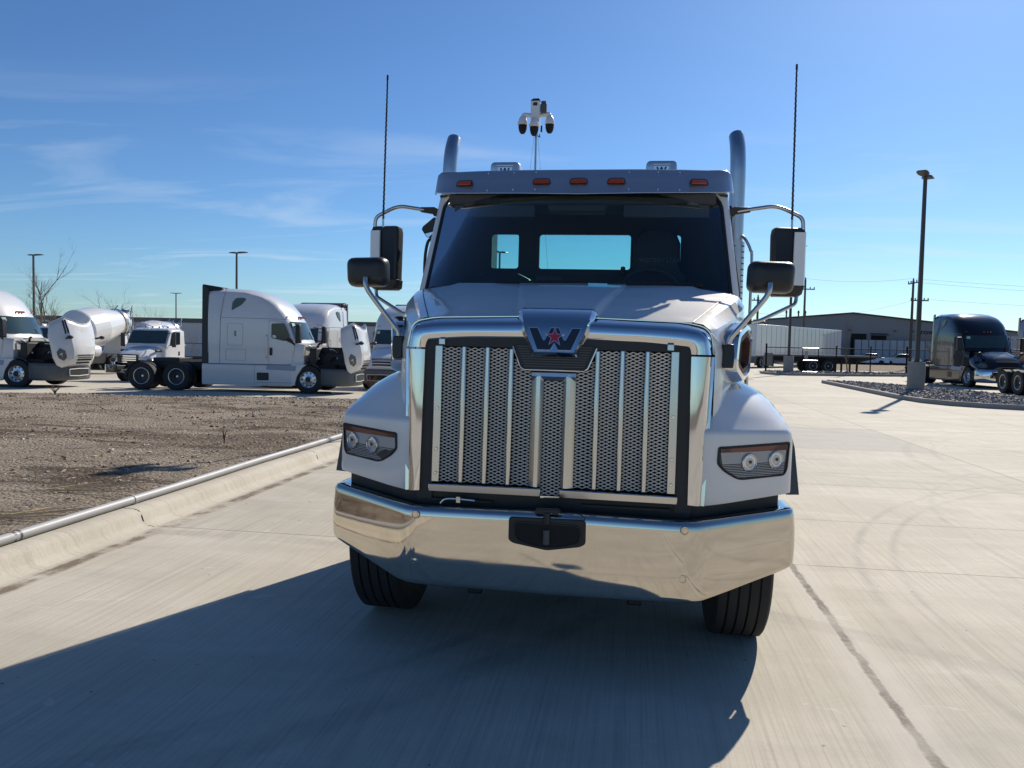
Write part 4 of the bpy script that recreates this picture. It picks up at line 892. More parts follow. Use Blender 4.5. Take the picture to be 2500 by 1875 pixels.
HSEC = [(-.12, [(0, 1.80), (.55, 1.79), (.80, 1.735), (.93, 1.62), (1.02, 1.45), (1.08, 1.28)]), (.3, [(0, 1.72), (.52, 1.71), (.76, 1.655), (.92, 1.50), (1.10, 1.27), (1.20, 1.08)]),
        (.7, [(0, 1.60), (.50, 1.59), (.72, 1.535), (.90, 1.38), (1.12, 1.16), (1.21, .98)]), (1.05, [(0, 1.45), (.47, 1.44), (.67, 1.39), (.88, 1.22), (1.10, 1.02), (1.18, .84)]),
        (1.30, [(0, 1.27), (.44, 1.26), (.61, 1.21), (.80, 1.04), (.98, .89), (1.06, .76)]), (1.42, [(0, 1.05), (.42, 1.04), (.55, 1.0), (.70, .90), (.83, .81), (.90, .72)]), (1.45, [(0, .72), (.40, .72), (.52, .71), (.66, .69), (.78, .68), (.86, .66)])]
def hsurf(x, k, d=0):
    for (a, p), (b, q) in zip(HSEC, HSEC[1:]):
        if x <= b: break
    t = (x-a)/(b-a); i = min(int(k), 4); f = k-i
    y = lerp(lerp(p[i][0], q[i][0], t), lerp(p[i+1][0], q[i+1][0], t), f); z = lerp(lerp(p[i][1], q[i][1], t), lerp(p[i+1][1], q[i+1][1], t), f)
    fr = sstep(1.1, 1.42, x); n = Vector((fr*1.0+.15, .7*min(1, k/3), .8*(1-fr*.7)*(1-.14*k))).normalized()
    return Vector((x, y, z))+n*d
def sleeper(label, loc, heading, paint=FLEET, open_hood=False, group=None, lampcol=AMBER, scale=1, dark_trim=FLEETP, name='sleeper_truck'):
    T = thing(name, label, 'truck', loc, heading, group, scale)
    rows = []
    for x in CX:
        h = cabsec(x); rows.append([(wrap(x, y), y, z) for y, z in h[:0:-1] if False]+[(wrap(x, -y), -y, z) for y, z in h]+[(wrap(x, y), y, z) for y, z in h[-2::-1]])
    cab = obj('cab', MB().loft(rows, cap=True), paint, T, ang=32)
    # windscreen
    v0, v1 = (-.592, 2.555, 1.0), (-.318, 1.93, 1.07); rows = []
    for j in range(7):
        k = j/6; xb, zb, hw = (lerp(a, b, k) for a, b in zip(v0, v1)); rows.append([(wrap(xb, hw*u)+.016, hw*u*.985, zb+.012) for u in [i/8-1 for i in range(17)]])
    obj('windscreen', MB().loft(rows), GLASSB, T, ang=80)
    obj('windscreen_sticker', MB().prism([(wrap(xx, -yy)+.026, -yy, zz_+.012) for xx, yy, zz_ in ((-.56, .95, 2.50), (-.56, .80, 2.50), (-.51, .80, 2.38), (-.51, .95, 2.38))], (.002, 0, .001)), STICK, cab)
    for i, y in enumerate((-.92, -.16, 0, .16, .92)):
        x = -.70 if abs(y) < .5 else -.74; z = interp(x, CZ)
        obj('roof_lamp', MB().box(wrap(x, y)-.02, wrap(x, y)+.10, y-.02, y+.02, z-.02, z+.045-.10*(abs(y) > .5)), lampcol, cab, bevel=.01)
    for s in (-1, 1):
        Y = lambda x, d=.004: s*(interp(x, [(-3.7, 1.22), (-1.2, 1.22), (-.6, 1.17), (-.3, 1.12)])+d)
        def side(pts, r=.04, d=.004, th=.006): 
            p = rpoly(pts, r, 4); return MB().prism([(wrap(x, 1.15), Y(x, d), z) for x, z in p], (0, -s*th, 0))
        def outline(pts, r=.04, w=.006, d=.001): p = [(wrap(x, 1.15), Y(x, d), z) for x, z in rpoly(pts, r, 4)]; return MB().tube(p+[p[0]], w, 5)
        dr = obj('door', outline([(-1.42, 1.04), (-.36, 1.04), (-.24, 1.78), (-.52, 2.55), (-1.42, 2.60)], .06), SEAML, T)
        obj('door_window', side([(-1.31, 1.96), (-.60, 1.86), (-.42, 2.02), (-.62, 2.50), (-1.31, 2.48)], .07), TINT, dr)
        obj('door_handle', side([(-1.39, 1.34), (-1.25, 1.34), (-1.25, 1.62), (-1.39, 1.62)], .04, .012, .015), BLACKP, dr)
        obj('mirror_mount', side([(-.62, 1.90), (-.36, 1.78), (-.26, 1.70), (-.26, 1.80), (-.44, 2.0)], .02, .02, .03), BLACKP, dr)
        obj('sleeper_window', MB().prism([(x, s*(1.216-max(0, z-3.35)*.28), z) for x, z in rpoly([(-2.80, 2.92), (-2.45, 3.12), (-2.26, 3.34), (-2.36, 3.38), (-2.62, 3.37), (-2.76, 3.22)], .04)], (0, -s*.02, 0)), TINT, T)
        sm = outline([(-2.95, 1.68), (-2.38, 1.68), (-2.38, 2.46), (-2.95, 2.46)], .05, .005); q = outline([(-3.0, 1.14), (-2.27, 1.14), (-2.27, 1.54), (-3.0, 1.54)], .06, .005); sm.add(q.v, q.f)
        sm.tube([(-3.02, s*1.10, 3.72), (-3.10, s*1.222, 3.3), (-3.20, s*1.223, 2.68), (-3.24, s*1.223, 1.04)], .009, 5).tube([(-3.2, s*1.223, 2.67), (-1.0, s*1.222, 2.64), (-.66, s*1.18, 2.62)], .006, 5)
        obj('panel_seams', sm, SEAML, T)
        obj('grab_handle', MB().tube(arcpath([(-1.50, s*1.22, 1.25), (-1.50, s*1.27, 1.28), (-1.50, s*1.27, 2.05), (-1.50, s*1.22, 2.08)], .04, 3), .014, 6), STEEL, T)
        obj('locker_latch', MB().prism([(x, s*1.226, z) for x, z in rpoly([(-2.70, 2.0), (-2.62, 2.0), (-2.62, 2.20), (-2.70, 2.20)], .03)], (0, -s*.01, 0)), SEAML, T)
        # black side extender and lower fairing
        ex = MB().prism([(-3.9, s*1.20, 1.03), (-3.64, s*1.23, 1.03), (-3.64, s*1.20, 3.68), (-3.70, s*1.16, 3.72), (-3.9, s*1.15, 3.80 if paint is FLEET else 3.70)], (0, -s*.05, 0)); obj('side_extender', ex, BLACKP if paint is FLEET else paint, T)
        fr_ = obj('side_fairing', MB().loft([[(x, s*(y+(.0)), z) for y, z in ((1.10, .24), (1.20, .25), (1.235, .32), (1.235, .96), (1.20, 1.0), (1.05, 1.0))] for x in (-3.88, -.60)], cap=True).prism([(-.62, s*1.225, .25), (-.48, s*1.225, .30), (-.40, s*1.225, .62), (-.20, s*1.225, .93), (-.05, s*1.225, 1.03), (-.62, s*1.225, 1.03)], (0, -s*.2, 0)), paint, T, ang=30, bevel=.01)
        obj('step_recess', MB().prism([(x, s*1.238, z) for x, z in rpoly([(-1.86, .44), (-1.42, .44), (-1.42, .72), (-1.86, .72)], .05)], (0, -s*.02, 0)), BLACKP, fr_)
        obj('step_plate', MB().prism([(x, s*1.246, z) for x, z in [(-1.52, .83), (-.46, .80), (-.42, .98), (-1.48, 1.0)]], (0, -s*.02, 0)), FLEETS, fr_)
        obj('step_groove', MB().box(-1.9, -.55, *sorted((s*1.225, s*1.241)), .36, .375).box(-1.95, -1.94, *sorted((s*1.225, s*1.2385)), .3, .98), SEAML, fr_)
        # mirrors
        mm = MB().prism([(x, s*1.42, z) for x, z in rpoly([(-.34, 1.78), (-.16, 1.80), (-.18, 2.46), (-.32, 2.46)], .05)], (0, s*.20, 0)); mm.tube([(-.42, s*1.1, 1.9), (-.28, s*1.45, 1.86)], .03, 6).tube([(-.55, s*1.1, 2.40), (-.28, s*1.45, 2.38)], .025, 6)
        obj('side_mirror', mm, CHROME if not open_hood and paint is FLEET else BLACKP, T, bevel=.02)
        truck_wheel(0, s*1.06, s, T)
        for x in (-6.15, -4.85): truck_wheel(x, s*1.07, s, T, dark=True, dual=True)
        obj('quarter_fender', MB().loft([[(-6.15+.58*math.cos(a), y_, .5+.58*math.sin(a)) for a in [R(100+12*k) for k in range(8)]] for y_ in (s*.66, s*1.22)]), FRAMEM if paint is not FLEET else GREYP, T, solid=.01)
        obj('frame_rail', MB().box(-7.1, 1.2, *sorted((s*.38, s*.46)), .74, 1.0), FRAMEM, T)
    obj('rear_deck', MB().box(-4.6, -3.7, -.4, .4, 1.0, 1.03).box(-6.1, -5.1, -.45, .45, 1.0, 1.16).box(-7.12, -7.05, -1.2, 1.2, .70, .85), FRAMEM, T, bevel=.02)
    if paint is FLEET: obj('roof_extender', MB().prism([(-3.9, -1.14, 3.60), (-3.9, -1.14, 3.85), (-3.3, -1.0, 3.765), (-3.2, -1.0, 3.70), (-3.6, -1.14, 3.60)], (0, 2.2, 0)), BLACKP, T, bevel=.02)
    obj('belly_block', MB().box(-3.8, .9, -1.0, 1.0, .42, 1.02), DARK, T)
    # front bumper skin
    bp = [(.46, 1.20), (.9, 1.215), (1.20, 1.17), (1.42, .98), (1.54, .6), (1.58, 0)]; bp = bp+[(x, -y) for x, y in bp[-2::-1]]
    bb = obj('front_bumper', MB().loft([[(x*(1 if k else .985), y*(1 if k else .97), z+(.0 if x > 1.0 else .0)) for x, y in bp] for k, z in ((0, .27), (1, .36), (1, .80), (0, .90))]), dark_trim, T, ang=50, solid=.03)
    obj('bumper_grille', MB().loft([[(1.595-.04*abs(y)-.0, y, z) for y in (-.55, -.3, 0, .3, .55)] for z in (.46, .66)]), DARK, bb)
    obj('bumper_trim', MB().tube([(1.60-.04*abs(y), y, z) for y, z in ((-.58, .67), (0, .69), (.58, .67), (.56, .44), (0, .42), (-.56, .44), (-.58, .67))], .018, 6), paint, bb)
    # hood: closed, or tipped forward on its front hinge
    th = R(60) if open_hood else 0; px_, pz_ = 1.42, .72
    def tip(v):
        dx_, dz_ = v.x-px_, v.z-pz_; return Vector((px_+dx_*math.cos(th)+dz_*math.sin(th), v.y, pz_-dx_*math.sin(th)+dz_*math.cos(th)))
    xs_ = [-.12, .1, .3, .5, .7, .9, 1.05, 1.18, 1.30, 1.38, 1.42, 1.45]
    rows = [[hsurf(x, 5-k*.5)+Vector((.30*max(0, 1-(abs(hsurf(x, 5-k*.5).y)/.78)**2)*sstep(.5, -.12, x), 0, 0)) for k in range(11)] for x in xs_]; rows = [[Vector((p.x, -p.y, p.z)) for p in r]+r[-2::-1] for r in rows]
    hd = obj('hood', MB().loft(rows).map(tip), paint, T, ang=19, solid=.03)
    if open_hood: obj('hood_rim', MB().tube([tip(p) for p in rows[0]], .016, 6), paint, hd)
    for s in (-1, 1):
        S = lambda v: tip(Vector((v.x, s*v.y, v.z)))
        pt = lambda L, d: [S(hsurf(x, k, d)) for x, k in L]
        q = [(.84, 3.7), (.98, 3.15), (1.20, 3.0), (1.26, 3.5), (1.14, 4.1), (.93, 4.15)]
        lm = obj('headlamp', MB().loft([pt(rpoly(q, .05), .0), pt(rpoly(q, .05), .02), pt(rpoly(offpoly(q, -.02), .05), .028)], True, True), LENSD, hd)
        obj('beam_unit', MB().loft([pt(rpoly([(1.01, 3.55), (1.045, 3.53), (1.05, 3.64), (1.015, 3.66)], .01), d) for d in (.02, .030)], True, True), LAMPB, lm)
        obj('beam_unit', MB().loft([pt(rpoly([(1.09, 3.50), (1.125, 3.48), (1.13, 3.59), (1.095, 3.61)], .01), d) for d in (.02, .030)], True, True), LAMPB, lm)
        for dk in (0, .42): obj('hood_vent', MB().loft([pt([(-.04, 1.95+dk), (.42, 2.05+dk), (.46, 2.3+dk), (-.02, 2.25+dk)], d) for d in (-.005, .014)], True, True), BLACKP, hd)
        hm = pt([(.60, 2.7), (.70, 2.5)], .0); c = hm[0]; e = S(hsurf(.62, 2.4, .26)); mbb = MB().tube([hm[0], c.lerp(e, .6), e], .035, 6); mbb.ball(e, .09, 10, sc=(1.1, 1.3, .8)); obj('hood_mirror', mbb, BLACKP, hd)
    for k in range(4):
        x0 = 1.20+k*.062; w = .50-.03*k; 
        obj('grille_slot', MB().loft([[tip(Vector((p.x, yy, p.z))+Vector((.012, 0, .004))) for yy, p in [(u*w, hsurf(xx, min(4.9, abs(u*w)/.46)*1.0)) for u in (-1, -.6, -.2, .2, .6, 1)]] for xx in (x0, x0+.034)]), DARK, hd)
    # engine bay
    if open_hood:
        e = MB(); e.box(.0, 1.05, -.42, .42, .8, 1.45).box(-.05, .2, -.9, .9, 1.0, 1.62).box(1.02, 1.14, -.5, .5, .7, 1.5).box(.2, .9, -.25, .25, 1.4, 1.66)
        eb = obj('engine', e, ENG, T, bevel=.03); rnd = random.Random(4)
        tb = MB(); br = MB()
        for k in range(34):
            p = Vector((rnd.uniform(-.05, 1.05), rnd.uniform(-.75, .75), rnd.uniform(.95, 1.72)-.25*rnd.random())); q_ = p+Vector((rnd.uniform(-.3, .3), rnd.uniform(-.3, .3), rnd.uniform(-.25, .25)))
            (tb if k % 3 else br).tube(smooth([p, p.lerp(q_, .5)+Vector((0, 0, .06)), q_], 3), rnd.uniform(.015, .045), 7)
        obj('engine_hoses', tb, ENG, eb); obj('engine_pipework', br, ALU, eb)
        obj('inner_fender', MB().loft([[(.0+.56*math.cos(a), y_, .5+.56*math.sin(a)) for a in [R(15+12*k) for k in range(14)]] for y_ in (-1.15, -.8)]), BLACKP, T, solid=.02)
    else:
        obj('cowl_filler', MB().box(-.25, 1.2, -.8, .8, .8, 1.3), DARK, T)
    return T
LG = 'white fleet trucks parked on the lower lot'
hd2 = R(5.3)
sleeper('white sleeper truck with its hood tipped open, seen whole beside the dirt', (-11.12, 22.76+1.06, -.27), hd2, open_hood=True, group=LG)
sleeper('white sleeper truck with open hood, cut by the left edge of the photo', (-21.45, 21.18+1.05, -.27), R(6), open_hood=True, group=LG)
sleeper('white closed hood sleeper truck behind the tipped hood, black edged roof fairing', (-14.1, 27.8, gz(-14, 29)), R(-90), group=LG)
sleeper('white sleeper truck facing the viewer, half hidden by the big truck fender', (-9.77, 28.65, gz(-9.8, 28.6)), R(-91), group=LG)
RG = 'dark trucks parked on the right'
sleeper('black sleeper truck with glossy sunlit roof behind the rock island', (17.93, 37.52, 0), R(-85.5), DARKP, group=RG, dark_trim=CHROME)
sleeper('black tractor of which only the rear wheels show at the right edge', (17.25, 25.95, 0), R(-90), DARKP, group=RG, dark_trim=CHROME)
sleeper('maroon truck cut off by the right edge beside the black sleeper', (23.1, 39.9, 0), R(-88), MAROON, group=RG)

# ---- concrete mixers
def mixer(label, loc, heading, scale=1, bare=False):
    T = thing('cab_chassis_truck' if bare else 'concrete_mixer_truck', label, 'truck' if bare else 'mixer truck', loc, heading, None if bare else 'white concrete mixer trucks', scale)
    def sec(x, zt, w): return [(x, -w, .95), (x, -w, min(1.75, zt-.12)), (x, -w+.04, zt-.10), (x, -w+.22, zt), (x, 0, zt+.02), (x, w-.22, zt), (x, w-.04, zt-.10), (x, w, min(1.75, zt-.12)), (x, w, .95)]
    cab = obj('cab', MB().loft([sec(x, zt, w) for x, zt, w in ((-1.62, 2.52, 1.06), (-1.2, 2.56, 1.08), (-.75, 2.55, 1.08), (-.48, 2.50, 1.07), (-.10, 1.78, 1.08), (.0, 1.70, 1.04))], cap=True), FLEET, T, ang=35, bevel=.02)
    ws_ = [[(x+.034-.012*u*u, u*w, z+.016) for u in [i/4-1 for i in range(9)]] for x, w, z in ((-.455, .93, 2.42), (-.30, .96, 2.12), (-.13, .98, 1.80))]
    obj('windscreen', MB().loft(ws_), GLASSB, T, ang=80)
    hd = obj('hood', MB().loft([[(x, -w, .95), (x, -w*.9, zt-.22), (x, -w*.68, zt-.04), (x, 0, zt), (x, w*.68, zt-.04), (x, w*.9, zt-.22), (x, w, .95)] for x, zt, w in ((-.12, 1.74, .98), (.4, 1.64, .92), (.95, 1.46, .80), (1.22, 1.32, .70), (1.30, 1.0, .66))], cap=True), FLEET, T, ang=40, bevel=.02)
    g = MB()
    for k in range(4): g.box(1.27, 1.345, -.46, .46, .92+k*.095, .965+k*.095)
    obj('grille_backing', MB().box(1.20, 1.318, -.50, .50, .88, 1.30), DARK, hd); obj('grille', g, CHROME, hd)
    obj('front_bumper', MB().prism([(1.30, -1.15, .45), (1.52, -.95, .45), (1.56, 0, .45), (1.52, .95, .45), (1.30, 1.15, .45)], (0, 0, .36)), CHROME, T, bevel=.03)
    for s in (-1, 1):
        fd = obj('fender', MB().loft([[(.55*k_*math.cos(a)+.02, y_, .5+.60*k_*math.sin(a)) for a in [R(-5+10*k) for k in range(20)]] for y_, k_ in ((s*.70, 1.0), (s*1.05, 1.0), (s*1.18, .97), (s*1.20, .9))]), FLEET, T, ang=60)
        obj('headlamp', MB().ball((.98, s*.93, 1.02), .17, 12, sc=(1.1, .9, .62)), LENSD, hd)
        obj('hood_vent', MB().box(.05, .5, *sorted((s*.84, s*.92)), 1.42, 1.52), BLACKP, hd, bevel=.02)
        obj('door_window', MB().prism([(x, s*1.088, z) for x, z in rpoly([(-1.18, 1.78), (-.36, 1.74), (-.62, 2.38), (-1.18, 2.38)], .05)], (0, -s*.02, 0)), TINT, T)
        obj('door_handle', MB().box(-1.15, -1.05, *sorted((s*1.06, s*1.10)), 1.25, 1.45), BLACKP, T, bevel=.01)
        obj('side_mirror', MB().box(-.32, -.22, *sorted((s*1.25, s*1.42)), 1.65, 2.3).tube([(-.3, s*1.0, 2.3), (-.27, s*1.35, 2.28)], .02, 6).tube([(-.3, s*1.0, 1.75), (-.27, s*1.35, 1.70)], .02, 6), BLACKP, T, bevel=.02)
        obj('frame_rail', MB().box(-8.0, 1.2, *sorted((s*.38, s*.46)), .72, 1.0), FRAMEM, T)
        truck_wheel(0, s*1.02, s, T)
        for x in (-5.9, -4.6): truck_wheel(x, s*1.07, s, T, dark=True, dual=True)
        obj('air_horn', MB().cyl((-1.2, s*.4, 2.62), (-.8, s*.4, 2.64), .04, .07, 8), CHROME, T)
    for y in (-.8, -.35, 0, .35, .8): obj('roof_lamp', MB().ball((-.62, y, 2.60), .045, 8), AMBER, T)
    if bare: obj('fifth_wheel', MB().box(-5.7, -4.8, -.45, .45, 1.0, 1.14), FRAMEM, T, bevel=.02); return T
    A, B = Vector((-2.15, 0, 2.22)), Vector((-7.0, 0, 3.02)); ax = (B-A).normalized()
    prof = [(.0005, 0), (.42, .03), (1.15, .72), (1.19, .82), (1.19, 2.15), (.95, 3.3), (.64, 4.7), (.60, 4.9), (.5, 4.9)]
    drum = obj('drum', MB().lathe(prof, A, ax, 40), FLEET, T, ang=7)
    obj('drum_band', MB().lathe([(.80, 4.10), (.86, 4.12), (.86, 4.28), (.80, 4.30)], A, ax, 36), STEEL, drum)
    obj('drum_pedestal', MB().prism([(-2.2, -.6, 1.0), (-2.2, .6, 1.0), (-2.2, .25, 2.3), (-2.2, -.25, 2.3)], (.25, 0, 0)), FLEET, T)
    obj('drum_pedestal', MB().prism([(-6.2, -.8, 1.0), (-6.2, .8, 1.0), (-6.2, .6, 2.1), (-6.2, -.6, 2.1)], (-.3, 0, 0)), FLEET, T)
    ch = MB(); ch.loft([[(-7.35+.5*k, .30*math.cos(a), 3.9-.5*k+.18*math.sin(a)) for a in [R(180+20*j) for j in range(10)]] for k in (0, 1)]); ch.loft([[(-7.3-k*.9, (.34-.06*k)*math.cos(a), 2.4-.55*k+.2*math.sin(a)) for a in [R(180+20*j) for j in range(10)]] for k in (0, 1)])
    ch.tube([(-6.6, .6, 1.0), (-6.9, .6, 3.6), (-7.2, .5, 4.0)], .04, 6).tube([(-6.6, -.6, 1.0), (-6.9, -.6, 3.6), (-7.2, -.5, 4.0)], .04, 6).tube([(-6.9, -.6, 3.6), (-6.9, .6, 3.6)], .03, 6).tube([(-7.5, .4, 1.2), (-7.3, .4, 3.9)], .03, 6)
    obj('discharge_chute', ch, STEEL, T)
    obj('water_tank', MB().lathe([(.0005, 0), (.28, .02), (.34, .10), (.34, .90), (.28, .98), (.0005, 1.0)], (-2.3, 1.0, 1.22), (-1, 0, 0), 24), FLEET, T, ang=30)
    obj('side_guard', MB().box(-4.0, -1.7, -1.0, 1.0, .5, 1.0), FRAMEM, T)
    return T
mixer('white concrete mixer with large banded drum behind the leftmost tipped hood', (-30.85, 33.5, gz(-30, 34)+.08), R(-90))
mixer('white day cab truck with chrome grille above the sleeper truck rear wheels', (-21.79, 29.2, gz(-21.8, 29.2)), R(-90), .97, True)
mixer('farther concrete mixer whose drum shows over the day cab roof', (-36.5, 48, gz(-38, 48)), R(-90))

# ================================================================== POLES, MAST, TREES, BUILDINGS
def lamp_post(label, x, y, base, H, heading, ped=True, h2=R(180)):
    T = thing('lamp_post', label, 'lamp post', (x, y, base), 0, 'twin headed parking lot lamp posts')
    obj('pole', MB().loft([[(w*a, w*b, z) for a, b in ((-1, -1), (1, -1), (1, 1), (-1, 1))] for w, z in ((.085, 1.0), (.062, H))], True, True), POLEM, T, bevel=.012)
    if ped:
        obj('pedestal', MB().lathe([(.33, 0), (.33, 1.14), (.315, 1.16), (.0005, 1.16)], (0, 0, 0), (0, 0, 1), 28), CONC, T, ang=40); obj('base_plate', MB().box(-.17, .17, -.17, .17, 1.155, 1.20), POLEM, T)
    else: obj('pedestal', MB().lathe([(.30, -1.2), (.30, 1.0), (.0005, 1.02)], (0, 0, 0), (0, 0, 1), 20), CONC, T)
    for h in (heading, heading+h2):
        M = Matrix.Translation((0, 0, H-.06)) @ Matrix.Rotation(h, 4, 'Z') @ Matrix.Scale(1.3, 4); m = MB().loft([[(u, w*v, z) for v, z in ((-1, zz0), (-.8, zz1), (.8, zz1), (1, zz0), (.9, zz0-.015), (-.9, zz0-.015))] for u, w, zz0, zz1 in ((.05, .05, 0, .07), (.16, .10, .01, .09), (.30, .17, .03, .09), (.62, .17, .05, .085), (.70, .12, .06, .075))], True, True); m.v = [tuple(M @ Vector(v)) for v in m.v]
        hd = obj('lamp_head', m, POLEM, T, ang=40); d = MB().box(.30, .62, -.13, .13, .016, .020, M=M @ Matrix.Rotation(R(-3), 4, 'Y')); obj('lamp_diffuser', d, pmat('diffuser', (.7, .7, .68), .4) if 'diffuser' not in bpy.data.materials else bpy.data.materials['diffuser'], hd)
    return T
lamp_post('twin headed lamp post on a concrete drum in the rock island', 11.97, 30.25, .10, 8.72, R(62))
lamp_post('lamp post rising behind the right mirrors by the far fence', 10.9, 50.9, .10, 8.5, R(10))
lamp_post('lamp post behind the leftmost truck beside the bare tree', -51.4, 57.5, -1.0, 9.6, R(0), False, R(150))
lamp_post('lamp post above the roof of the whole white sleeper truck', -31.3, 55.4, -.95, 9.55, R(0), False, R(150))
lamp_post('small far lamp post between the mixers and the white sleeper', -70.5, 109.6, -1.4, 10, R(5), False)
lamp_post('lamp post seen through the rear window of the big cab', -9.6, 54.5, -.4, 9.0, R(65), False, R(150))

# ---- surveillance mast behind the truck
def mast():
    x, y = -1.66, 12.3; T = thing('surveillance_mast', 'portable camera mast with three dome cameras above the cab roof', 'camera mast', (x, y, 0))
    T.scale = (.82, .82, 1.05)
    obj('mast_pole', MB().tube([(0, 0, .6), (0, 0, 3.2), (0, 0, 3.25), (0, 0, 5.75)], [.05, .05, .030, .026], 12), STEEL, T)
    tr = obj('trailer_box', MB().box(-.6, .6, -.5, .9, .45, 1.2).box(-.05, .05, -1.6, -.5, .45, .55), FLEET, T, bevel=.03)
    for s in (-1, 1): obj('trailer_wheel', MB().lathe([(.12, -.08), (.3, -.09), (.33, 0), (.3, .09), (.12, .08)], (s*.75, .2, .33), (1, 0, 0), 20), RUBBER, T)
    obj('control_box', MB().box(-.135, .09, -.10, .12, 5.82, 6.30), FLEET, T, bevel=.02); obj('box_cap', MB().prism([(-.14, -.1, 6.30), (.10, -.1, 6.30), (.06, -.06, 6.345), (-.08, -.06, 6.345)], (0, .2, 0)), BLACKP, T)
    obj('box_label', MB().box(-.075, .03, -.106, -.099, 6.20, 6.26), BLACKP, T); obj('floodlight', MB().box(.10, .26, -.08, .06, 6.07, 6.24).box(.12, .24, -.05, .03, 6.24, 6.30), GREYP, T, bevel=.01)
    for cx_, cy_, z0 in ((-.345, .02, 5.93), (-.03, -.16, 5.85), (.335, .02, 5.93)):
        a = obj('camera_arm', MB().tube(smooth([(0, .02, 6.02 if cx_ != -.03 else 5.9), (cx_*.85, cy_, 6.05 if cx_ != -.03 else 5.9), (cx_, cy_, 6.02 if cx_ != -.03 else 5.88)], 4), .045, 10), FLEET, T)
        obj('camera_hood', MB().lathe([(.045, .10), (.09, .06), (.125, -.03), (.128, -.07), (.11, -.075)], (cx_, cy_, z0), (0, 0, 1), 20), FLEET, a)
        obj('camera_dome', MB().lathe([(.108, -.07), (.105, -.14), (.085, -.20), (.05, -.24), (.0005, -.25)], (cx_, cy_, z0), (0, 0, 1), 20), DARK, a)
    obj('spare_sensor', MB().cyl((.14, -.05, 5.70), (.14, -.05, 5.82), .022, None, 10).tube([(.05, -.1, 5.62), (.12, -.14, 5.58), (.10, -.14, 5.64)], .012, 6), BLACKP, T)
    for s in (-1, 1): obj('guy_wire', MB().tube([(s*.035, 0, 5.72), (s*.62, -.1, 1.2)], .0045, 5), STEEL, T)
mast()

# ---- bare trees
BARK = pmat('winter_bark', (.15, .125, .105), .9, var=.3, vs=15)
def bare_tree(label, x, y, z, H, seed, spread=1.0, lean=(0, 0), r0=None, depth=4):
    T = thing('bare_tree', label, 'tree', (x, y, z), 0, 'leafless winter trees'); rnd = random.Random(seed); tk, br = MB(), MB(); r0 = r0 or H*.011
    def grow(p, d, L, r, lev, mb):
        pts = [p]; n = 5
        for i in range(n):
            d = (d+Vector((rnd.gauss(0, .10), rnd.gauss(0, .10), .05))).normalized(); pts.append(pts[-1]+d*L/n)
        mb.tube(pts, [r*(1-.55*i/n) for i in range(n+1)], 6 if lev < 2 else 4)
        if lev >= depth: return
        for k in range(rnd.randint(3, 5) if lev else 7):
            i = rnd.randint(1 if lev else 1, n); a = rnd.uniform(0, 6.28); t = rnd.uniform(.35, .75)*spread
            side = d.orthogonal().normalized(); side = side*math.cos(a)+d.cross(side)*math.sin(a)
            grow(pts[i], (d*(1-.3*t)+side*t+Vector((0, 0, .2))).normalized(), L*rnd.uniform(.42, .68), r*(1-.55*i/n)*.62, lev+1, br)
    grow(Vector((0, 0, -.3)), Vector((*lean, 1)).normalized(), H*.55, r0, 0, tk)
    obj('trunk', tk, BARK, T); obj('crown', br, BARK, T)
bare_tree('bare tree next to the lamp post behind the leftmost truck', -44.4, 50.3, -.8, 9.6, 12, 1.05, (.03, 0), .13, 5)
bare_tree('low bare tree just above the big mixer drum mouth', -38.6, 51.2, -.85, 7.0, 5, 1.1, (0, 0), .10, 5)
bare_tree('lowest bare tree right of the mixer chute', -36.6, 51.5, -.85, 5.4, 9, 1.1, (0, 0), .08, 5)
bare_tree('thin sapling against the pale building left of the sleeper truck', -30.0, 47.3, -.78, 3.4, 14, .8, r0=.03)
bare_tree('slender leafless sapling in the fenced rock strip', 14.6, 50.6, .1, 4.6, 3, .55, (.02, 0), .05, 3)
bare_tree('hazy bare tree at the right edge behind the black truck', 25.2, 66, 0, 4.6, 17, 1.1)
weed('dry_shrub', 'dead brown shrub beside the half hidden white truck', -9.95, 26.4, 64, .75, pmat('dry_shrub_stem', (.23, .15, .10), .9, var=.3, vs=12), .95, .006, 'shrub', z=gz(-9.95, 26.4))

# ---- pale building on the left
WALLP = pmat('pale_panel_wall', (.50, .51, .53), .8, 0, 0, .06, .8); WALLD = pmat('dark_parapet', (.10, .105, .115), .7)
def left_building():
    T = thing('warehouse', 'long pale grey warehouse with dark parapet behind the white trucks', 'building', (-40, 66.1, -1.35), math.atan2(3.2, 20.6))
    obj('wall', MB().box(-32, 34, 0, 25, 0, 4.45), WALLP, T); obj('parapet', MB().box(-32.1, 34.1, -.12, 25, 4.45, 4.87), WALLD, T); obj('roof_unit', MB().box(-.2, 1.6, 3, 5, 4.87, 5.5), GREYP, T)
    for z in (2.44, 1.15): obj('wall_band', MB().box(-32, 34, -.03, .01, z, z+.07), WALLD, T)
    j = MB()
    for i in range(11): j.box(-30+6*i, -29.95+6*i, -.012, .01, 0, 4.45)
    obj('panel_joints', j, SEAML, T)
left_building()

